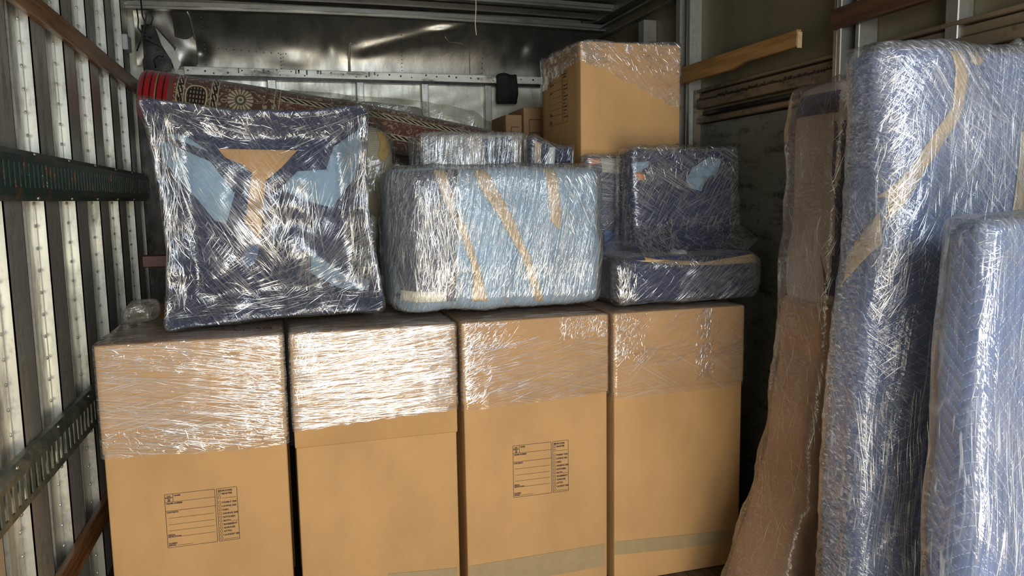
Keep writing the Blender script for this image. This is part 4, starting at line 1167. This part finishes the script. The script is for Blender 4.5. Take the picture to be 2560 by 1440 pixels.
# peaked plastic in front of the rug
bm = bmesh.new()
tent = [at(x, y, Y) for x, y, Y in ((690, 292, 3.9), (830, 262, 4.0), (866, 236, 4.05), (905, 250, 4.0), (960, 290, 3.95), (700, 330, 3.85), (830, 330, 3.85), (870, 330, 3.85), (905, 330, 3.85), (960, 335, 3.85))]
vs = [bm.verts.new(p) for p in tent]
for i in range(4): bm.faces.new((vs[i], vs[i+1], vs[i+6], vs[i+5]))
bmesh.ops.subdivide_edges(bm, edges=bm.edges[:], cuts=8, use_grid_fill=True)
for v in bm.verts: v.co.y += .03*noise.noise(v.co*9); v.co.z += .008*noise.noise(v.co*14)
low = [v for v in bm.verts if v.co.z < tent[6].z+.012]
obj('plastic_flap', bm, FILMG, gt)

# =================================================================== BEIGE WRAPPED ARMCHAIR BEHIND THE TABLE
e1 = at(925, 330, 3.45); e2 = at(978, 400, 3.45)
bt = thing('wrapped_furniture', 'beige linen upholstered piece with torn mustard padding, behind the four cornered table', 'furniture', (.2, 3.5, HB+.01))
zt2 = at(930, 318, 3.45).z
rg = [(HB, -.2, at(930, 560, 3.4).x, 3.30, 3.74), (1.5, -.2, at(962, 520, 3.4).x, 3.32, 3.74), (1.75, -.2, at(985, 420, 3.4).x, 3.36, 3.74), (1.9, -.15, at(975, 360, 3.4).x, 3.40, 3.72), (2.2, -.1, at(955, 320, 3.4).x, 3.42, 3.7)]
bm = soft(-.2, .4, 3.32, 3.74, HB+.025, zt2-.005, .07, .03, .012, 6, 28, rings=rg); b_ = bvh_of(bm)
obj('armrest', bm, BEIGE, bt)
pxpatch(bt, b_, [(940, 325), (958, 325), (972, 345), (972, 385), (955, 405), (940, 392), (948, 360)], 3.40, MUSTARD, 'torn_padding', off=.004, label='mustard yellow torn padding')
sh = soft(-.2, .4, 3.32, 3.74, HB+.025, zt2, .07, .02, .012, 6, 28, rings=rg, inflate=.01, fold=.006, fang=80)
bw = bvh_of(sh); creases(sh, bw, 140, (.15, .5), (1.6, 1.95), 75, 25, L=(.02, .15), W=(.0005, .002), seed=133)
obj('stretch_film', sh, [FILMG, CREASE], bt, recalc=False)
# dark patterned bundle low in the gap
g1 = at(925, 545, 3.0); g2 = at(962, 700, 3.0)
pt = thing('wrapped_parcel', 'dark film wrapped parcel in the gap left of the light blue bundle', 'parcel', (g1.x, 3.1, HB+.012))
bm = soft(g1.x-.03, lx0-.016, 3.165, 3.225, HB+.02, at(935, 540, 3.14).z, .02, .015, .006, 12, 30); obj('moving_blanket', bm, NAVY, pt)
sh = soft(g1.x-.03, lx0-.016, 3.165, 3.225, HB+.02, at(935, 540, 3.14).z, .02, .012, .006, 12, 31, inflate=.006, fold=.005, fang=5); bw = bvh_of(sh)
creases(sh, bw, 160, (g1.x-.03, lx0), (1.14, 1.5), 10, 30, L=(.02, .08), W=(.0005, .002), seed=134)
obj('stretch_film', sh, [FILMS, CREASE], pt, recalc=False)

# =================================================================== SMALL CARTONS IN THE BACK RIGHT
for k, (xa, xb, ya, lab) in enumerate(((1264, 1305, 284, 'smaller dark carton, left of the pair by the far bulkhead'), (1309, 1360, 266, 'dark carton right of the pair by the bulkhead, beside the tall upright carton'))):
    a, b = at(xa, ya, 4.1), at(xb, ya, 4.1)
    t = thing('moving_carton', lab, 'box', ((a.x+b.x)/2, 4.3, .006), 'small cartons by the bulkhead')
    xx1 = b.x if k == 0 else b.x+.25
    obj('carton_body', card_block(a.x, xx1, 4.1, 4.4, .006, a.z-(.005), .003, 40+k), CARDOLD, t)
    bm = bmesh.new()
    zt_ = a.z
    for dz in (.07, .14): box(bm, a.x+.03, min(xx1, b.x)-.02, 4.095, 4.0965, zt_-dz-.003, zt_-dz)
    box(bm, a.x+.03, a.x+.032, 4.095, 4.0965, zt_-.2, zt_-.07)
    obj('printed_form', bm, INK, t, smooth=False)
# lump and red board end left of the table
bm = soft(-.57, -.47, 2.98, 3.14, HB+.022, HB+.09, .03, .012, .012, 14, 33)
o = obj('plastic_lump', bm, m_film('crumpled bag', ((10., 1.),), .35, .5, 1., .8, crinkle=1., milk=(.45, .42, .34)), None)
finish_thing(o, 'crumpled grey plastic bag on the left carton beside the wall', 'plastic bag')
a = at(358, 638, 3.55)
bm = bmesh.new(); bar(bm, (at(357, 650, 3.60).x, 3.60, a.z-.03), (-.30, 3.60, a.z-.03), .05, .052); bevel(bm, .004, 1)
o = obj('red_board', bm, REDW, None, smooth=False); finish_thing(o, 'end of a dark red board poking out left of the table', 'board')
bm = bmesh.new(); box(bm, -.36, -.22, 3.50, 3.70, HB+.012, a.z-.056); bevel(bm, .01, 2)
o = obj('dark_parcel', bm, NAVY, None); finish_thing(o, 'dark parcel under the red board behind the table', 'parcel')

# =================================================================== RIGHT SIDE: TALL BUNDLES
# brown and blue upright bundle against the right wall
YBR = 2.08; YBB = 2.32
def bxp(x, y): return at(x, y, YBB-.04).x
bz = [(0.01, bxp(1835, 1440)-.06, 1.93, YBR-.06, YBB)]+[(at(x, y, YBR).z, bxp(x, y)+.016, 1.93, YBR-.05*(y > 1200), YBB) for x, y in ((1835, 1440), (1890, 1280), (1935, 1000), (1950, 900), (1960, 640), (1975, 480), (1984, 300), (1992, 215))]  # left edge by height
bt2 = thing('upright_bundle', 'tall bundle with brown lower part flaring at the floor, between cartons and blue bundles', 'bundle', (1.65, 2.2, .006))
zt3 = at(2030, 195, YBR).z
def brw(p):
    p.x += .010*noise.noise(Vector((p.x*3, p.y*3, p.z*4)))
    if p.z > zt3-.06: p.z -= .02*max(0, 1.75-p.x)*3
    return p
lowz = at(1950, 760, YBR).z
bm = soft(1.5, 1.93, YBR, YBB, .01, lowz, .04, .03, .008, 6, 35, rings=bz, warp=brw); br1 = bvh_of(bm); obj('brown_pad', bm, BROWNQ, bt2, label='brown paper pad around the lower part')
bm = soft(1.5, 1.93, YBR, YBB, lowz-.04, zt3, .05, .03, .010, 6, 36, rings=[(z, a+.010, b, c+.010, d) for z, a, b, c, d in bz], warp=brw); br2 = bvh_of(bm); obj('brown_paper', bm, BROWNG, bt2)
FILMB = m_film('film on brown bundle', ((-62., 1.), (40., .5)), .30, .42, .8, .6, crinkle=.4, milk=(.50, .40, .33))
for pts in ([(1985, 190), (2120, 150), (2120, 232), (2060, 240), (1995, 262)], [(2020, 300), (2050, 280), (2070, 420), (2030, 620), (2010, 560)], [(2085, 300), (2125, 300), (2110, 740), (2070, 740)]):
    pxpatch(bt2, br2, pts, YBR, NAVY, 'moving_blanket', off=.004, cell=.03, label='navy blanket showing under the film')
bm = patch(br2, [(YBR+.02, zt3-.10), (YBB-.02, zt3-.10), (YBB-.02, zt3-.03), (YBR+.02, zt3-.03)], 'left', off=.003, cell=.02, thick=.002); obj('moving_blanket', bm, NAVY, bt2, label='navy blanket corner')
sh = soft(1.5, 1.93, YBR, YBB, .01, zt3, .05, .018, .010, 6, 37, rings=bz, warp=brw, inflate=.014, fold=.006, fang=-60); bw = bvh_of(sh)
creases(sh, bw, 420, (1.20, 1.9), (.05, 2.0), lambda u, v: (-75 if v > .9 else (-80 if v > .5 else -55)), 14, L=(.04, .25), W=(.0004, .0012), seed=140)
creases(sh, bw, 160, (YBR, YBB), (.3, 1.95), 75, 20, face='left', L=(.04, .25), W=(.0005, .0014), seed=141)
creases(sh, bw, 160, (1.6, 1.9), (1.2, 1.95), 62, 10, L=(.08, .35), W=(.0005, .0016), seed=142)
obj('stretch_film', sh, [FILMB, CREASE], bt2, recalc=False)

# tall blue quilted bundle
YM = 1.56; YMB = 1.73
mz = at(2150, 92, YM).z
mt_ = thing('quilted_bundle', 'tall blue quilted blanket bundle with a curved tan tape strip, nearest the right wall', 'bundle', (1.62, 1.7, .006))
mr = [(.01, at(2050, 1440, YMB).x-.03, 1.955, YM-.05, YMB)]+[(at(x, y, YM).z, at(x, y, YMB).x-.01, 1.955, YM-.05*(y/1440)**2, YMB) for x, y in ((2048, 1440), (2062, 1100), (2090, 800), (2118, 600), (2128, 300), (2125, 85))]
def mw(p):
    f = min(1, max(0, (YMB-p.y)/.17))
    u = min(1, max(0, (p.x-1.44)/.13))
    p.y += .05*(1-u)**1.6*f            # rounded left shoulder
    if p.z < 1.3: p.y += .10*f*min(1, max(0, (p.x-1.58)/.25))*min(1, (1.3-p.z)/.3)
    return p
bm = soft(1.3, 1.955, YM, YMB, .01, mz-.008, .045, .022, .006, 5, 38, rings=mr, warp=mw); mb = bvh_of(bm)
obj('moving_blanket', bm, BLUEQ, mt_)
def P2(l, Y): return [(at(x, y, Y).x, at(x, y, Y).z) for x, y in l]
for pts in ([(2372, 98), (2408, 98), (2418, 200), (2395, 300), (2360, 350), (2305, 430), (2270, 510), (2185, 640), (2135, 700), (2095, 750), (2102, 690), (2150, 610), (2225, 510), (2290, 400), (2340, 320), (2378, 270), (2384, 180)],
            [(2425, 98), (2462, 98), (2462, 150), (2448, 165), (2426, 158)],
            [(2545, 330), (2575, 330), (2560, 480), (2545, 548), (2515, 548), (2530, 440)]):
    bm = patch(mb, P2(pts, YM), off=.004, cell=.02, thick=.001); obj('packing_tape', bm, TAPE, mt_)
bm = patch(mb, [(p.y, p.z) for p in (atx(x, y, 1.462) for x, y in ((2210, 530), (2214, 610), (2150, 690), (2098, 752), (2100, 690), (2150, 615)))], 'left', off=.005, cell=.02, thick=.001)
obj('packing_tape', bm, TAPE, mt_)
FILMM = m_film('film on blue bundle', ((-55., 1.), (80., .8), (-30., .6)), .22, .55, 1.1, .8, crinkle=.5, milk=(.66, .68, .74))
sh = soft(1.3, 1.955, YM, YMB, .01, mz-.004, .045, .014, .006, 5, 38, rings=mr, warp=mw, inflate=.012, fold=.004, fang=60); bw = bvh_of(sh)
XA, XB = 1.43, 1.90
creases(sh, bw, 520, (XA, XB), (1.25, 1.9), 50, 10, L=(.04, .22), W=(.0003, .0010), seed=150)
creases(sh, bw, 420, (XA, 1.70), (1.35, 1.85), 62, 18, L=(.02, .08), W=(.0004, .0012), seed=151)
creases(sh, bw, 300, (XA-.08, 1.66), (.5, 1.05), 89, 3, L=(.06, .35), W=(.0005, .0018), seed=152)
creases(sh, bw, 260, (XA, XB), (1.3, 1.75), 88, 6, L=(.05, .3), W=(.0003, .0010), seed=153)
creases(sh, bw, 100, (XA, XB), (.9, 1.4), 36, 7, L=(.08, .3), W=(.0003, .0009), seed=154)
creases(sh, bw, 260, (XA, XB), (1.82, mz), 30, 50, L=(.008, .04), W=(.0005, .0018), seed=155)
creases(sh, bw, 160, (XA, XA+.07), (1.2, 1.85), 55, 10, L=(.02, .08), W=(.0006, .0020), seed=156)
creases(sh, bw, 200, (YM, YMB), (.9, 1.9), 60, 8, face='left', L=(.03, .12), W=(.0005, .0016), seed=157)
obj('stretch_film', sh, [FILMM, CREASE], mt_, recalc=False)
# film drawn from the tall blue bundle back to the brown one
bm = bmesh.new()
ed0 = [Vector((1.47, YMB-.03, mz-.02)), Vector((1.465, YMB-.03, 1.7)), Vector((1.455, YMB-.03, 1.45))]
ed1 = [Vector((bxp(2000, 240)+.05, YBR-.10, 1.80)), Vector((bxp(1990, 480)+.03, YBR-.10, 1.55)), Vector((bxp(1975, 640)+.06, YBR-.10, 1.30))]
def lerp3(e, f):
    f *= 2; i = min(1, int(f)); return e[i].lerp(e[i+1], f-i)
G = []
for i in range(41):
    row = []
    for j in range(21):
        p = lerp3(ed0, i/40).lerp(lerp3(ed1, i/40), j/20)
        p.x += .02*math.sin(PI*j/20)+.006*noise.noise(Vector((i*.9, j*.12, 3))); row.append(bm.verts.new(p))
    G.append(row)
for i in range(40):
    for j in range(20): bm.faces.new((G[i][j], G[i+1][j], G[i+1][j+1], G[i][j+1]))
obj('film_web', bm, FILMM, mt_)

# nearest slab
YN = 1.22; YNB = 1.32
nz1 = at(2420, 548, YN).z
nt_ = thing('wrapped_slab', 'nearest blue quilted slab with chevron stitching, standing in the lower right corner', 'bundle', (1.55, 1.35, .006))
nr = [(.01, at(2305, 1440, YNB).x-.04, 1.90, YN-.05, YNB)]+[(at(x, y, YN).z, at(x, y, YNB).x-.008, 1.90, YN-.04*(y/1440)**2, YNB) for x, y in ((2308, 1440), (2332, 1100), (2352, 800), (2374, 560), (2376, 500))]
def nw(p):
    f = min(1, max(0, (YNB-p.y)/.10))
    u = min(1, max(0, (p.x-1.33)/.06)); p.y += .022*(1-u)**1.5*f
    return p
bm = soft(1.26, 1.90, YN, YNB, .01, nz1-.010, .030, .022, .005, 5, 41, rings=nr, warp=nw); nb = bvh_of(bm)
obj('moving_blanket', bm, BLUEQ2, nt_)
FILMN = m_film('film on nearest slab', ((86., 1.), (-65., .5)), .20, .50, 1.15, .8, crinkle=.3, milk=(.66, .68, .74))
sh = soft(1.26, 1.90, YN, YNB, .01, nz1-.006, .030, .012, .005, 5, 41, rings=nr, warp=nw, inflate=.010, fold=.003, fang=88); bw = bvh_of(sh)
creases(sh, bw, 260, (1.26, 1.56), (.5, 1.05), 87, 3, L=(.05, .3), W=(.0003, .0013), seed=160)
creases(sh, bw, 200, (1.28, 1.56), (1.0, 1.45), 88, 5, L=(.04, .25), W=(.0002, .0007), seed=161)
creases(sh, bw, 100, (1.30, 1.56), (1.38, nz1), 20, 30, L=(.02, .1), W=(.0005, .0014), seed=162)
creases(sh, bw, 60, (1.30, 1.46), (.9, 1.3), 60, 25, L=(.01, .04), W=(.0005, .0014), seed=163)
obj('stretch_film', sh, [FILMN, CREASE], nt_, recalc=False)
# film scrap
bm = soft(at(2535, 80, 1.68).x, at(2575, 80, 1.68).x, 1.66, 1.72, mz+.012, mz+.05, .015, .008, .012, 16, 44)
o = obj('film_scrap', bm, FILMU, None); finish_thing(o, 'loose scrap of clear film on top of the tall blue bundle at the right edge', 'film scrap')
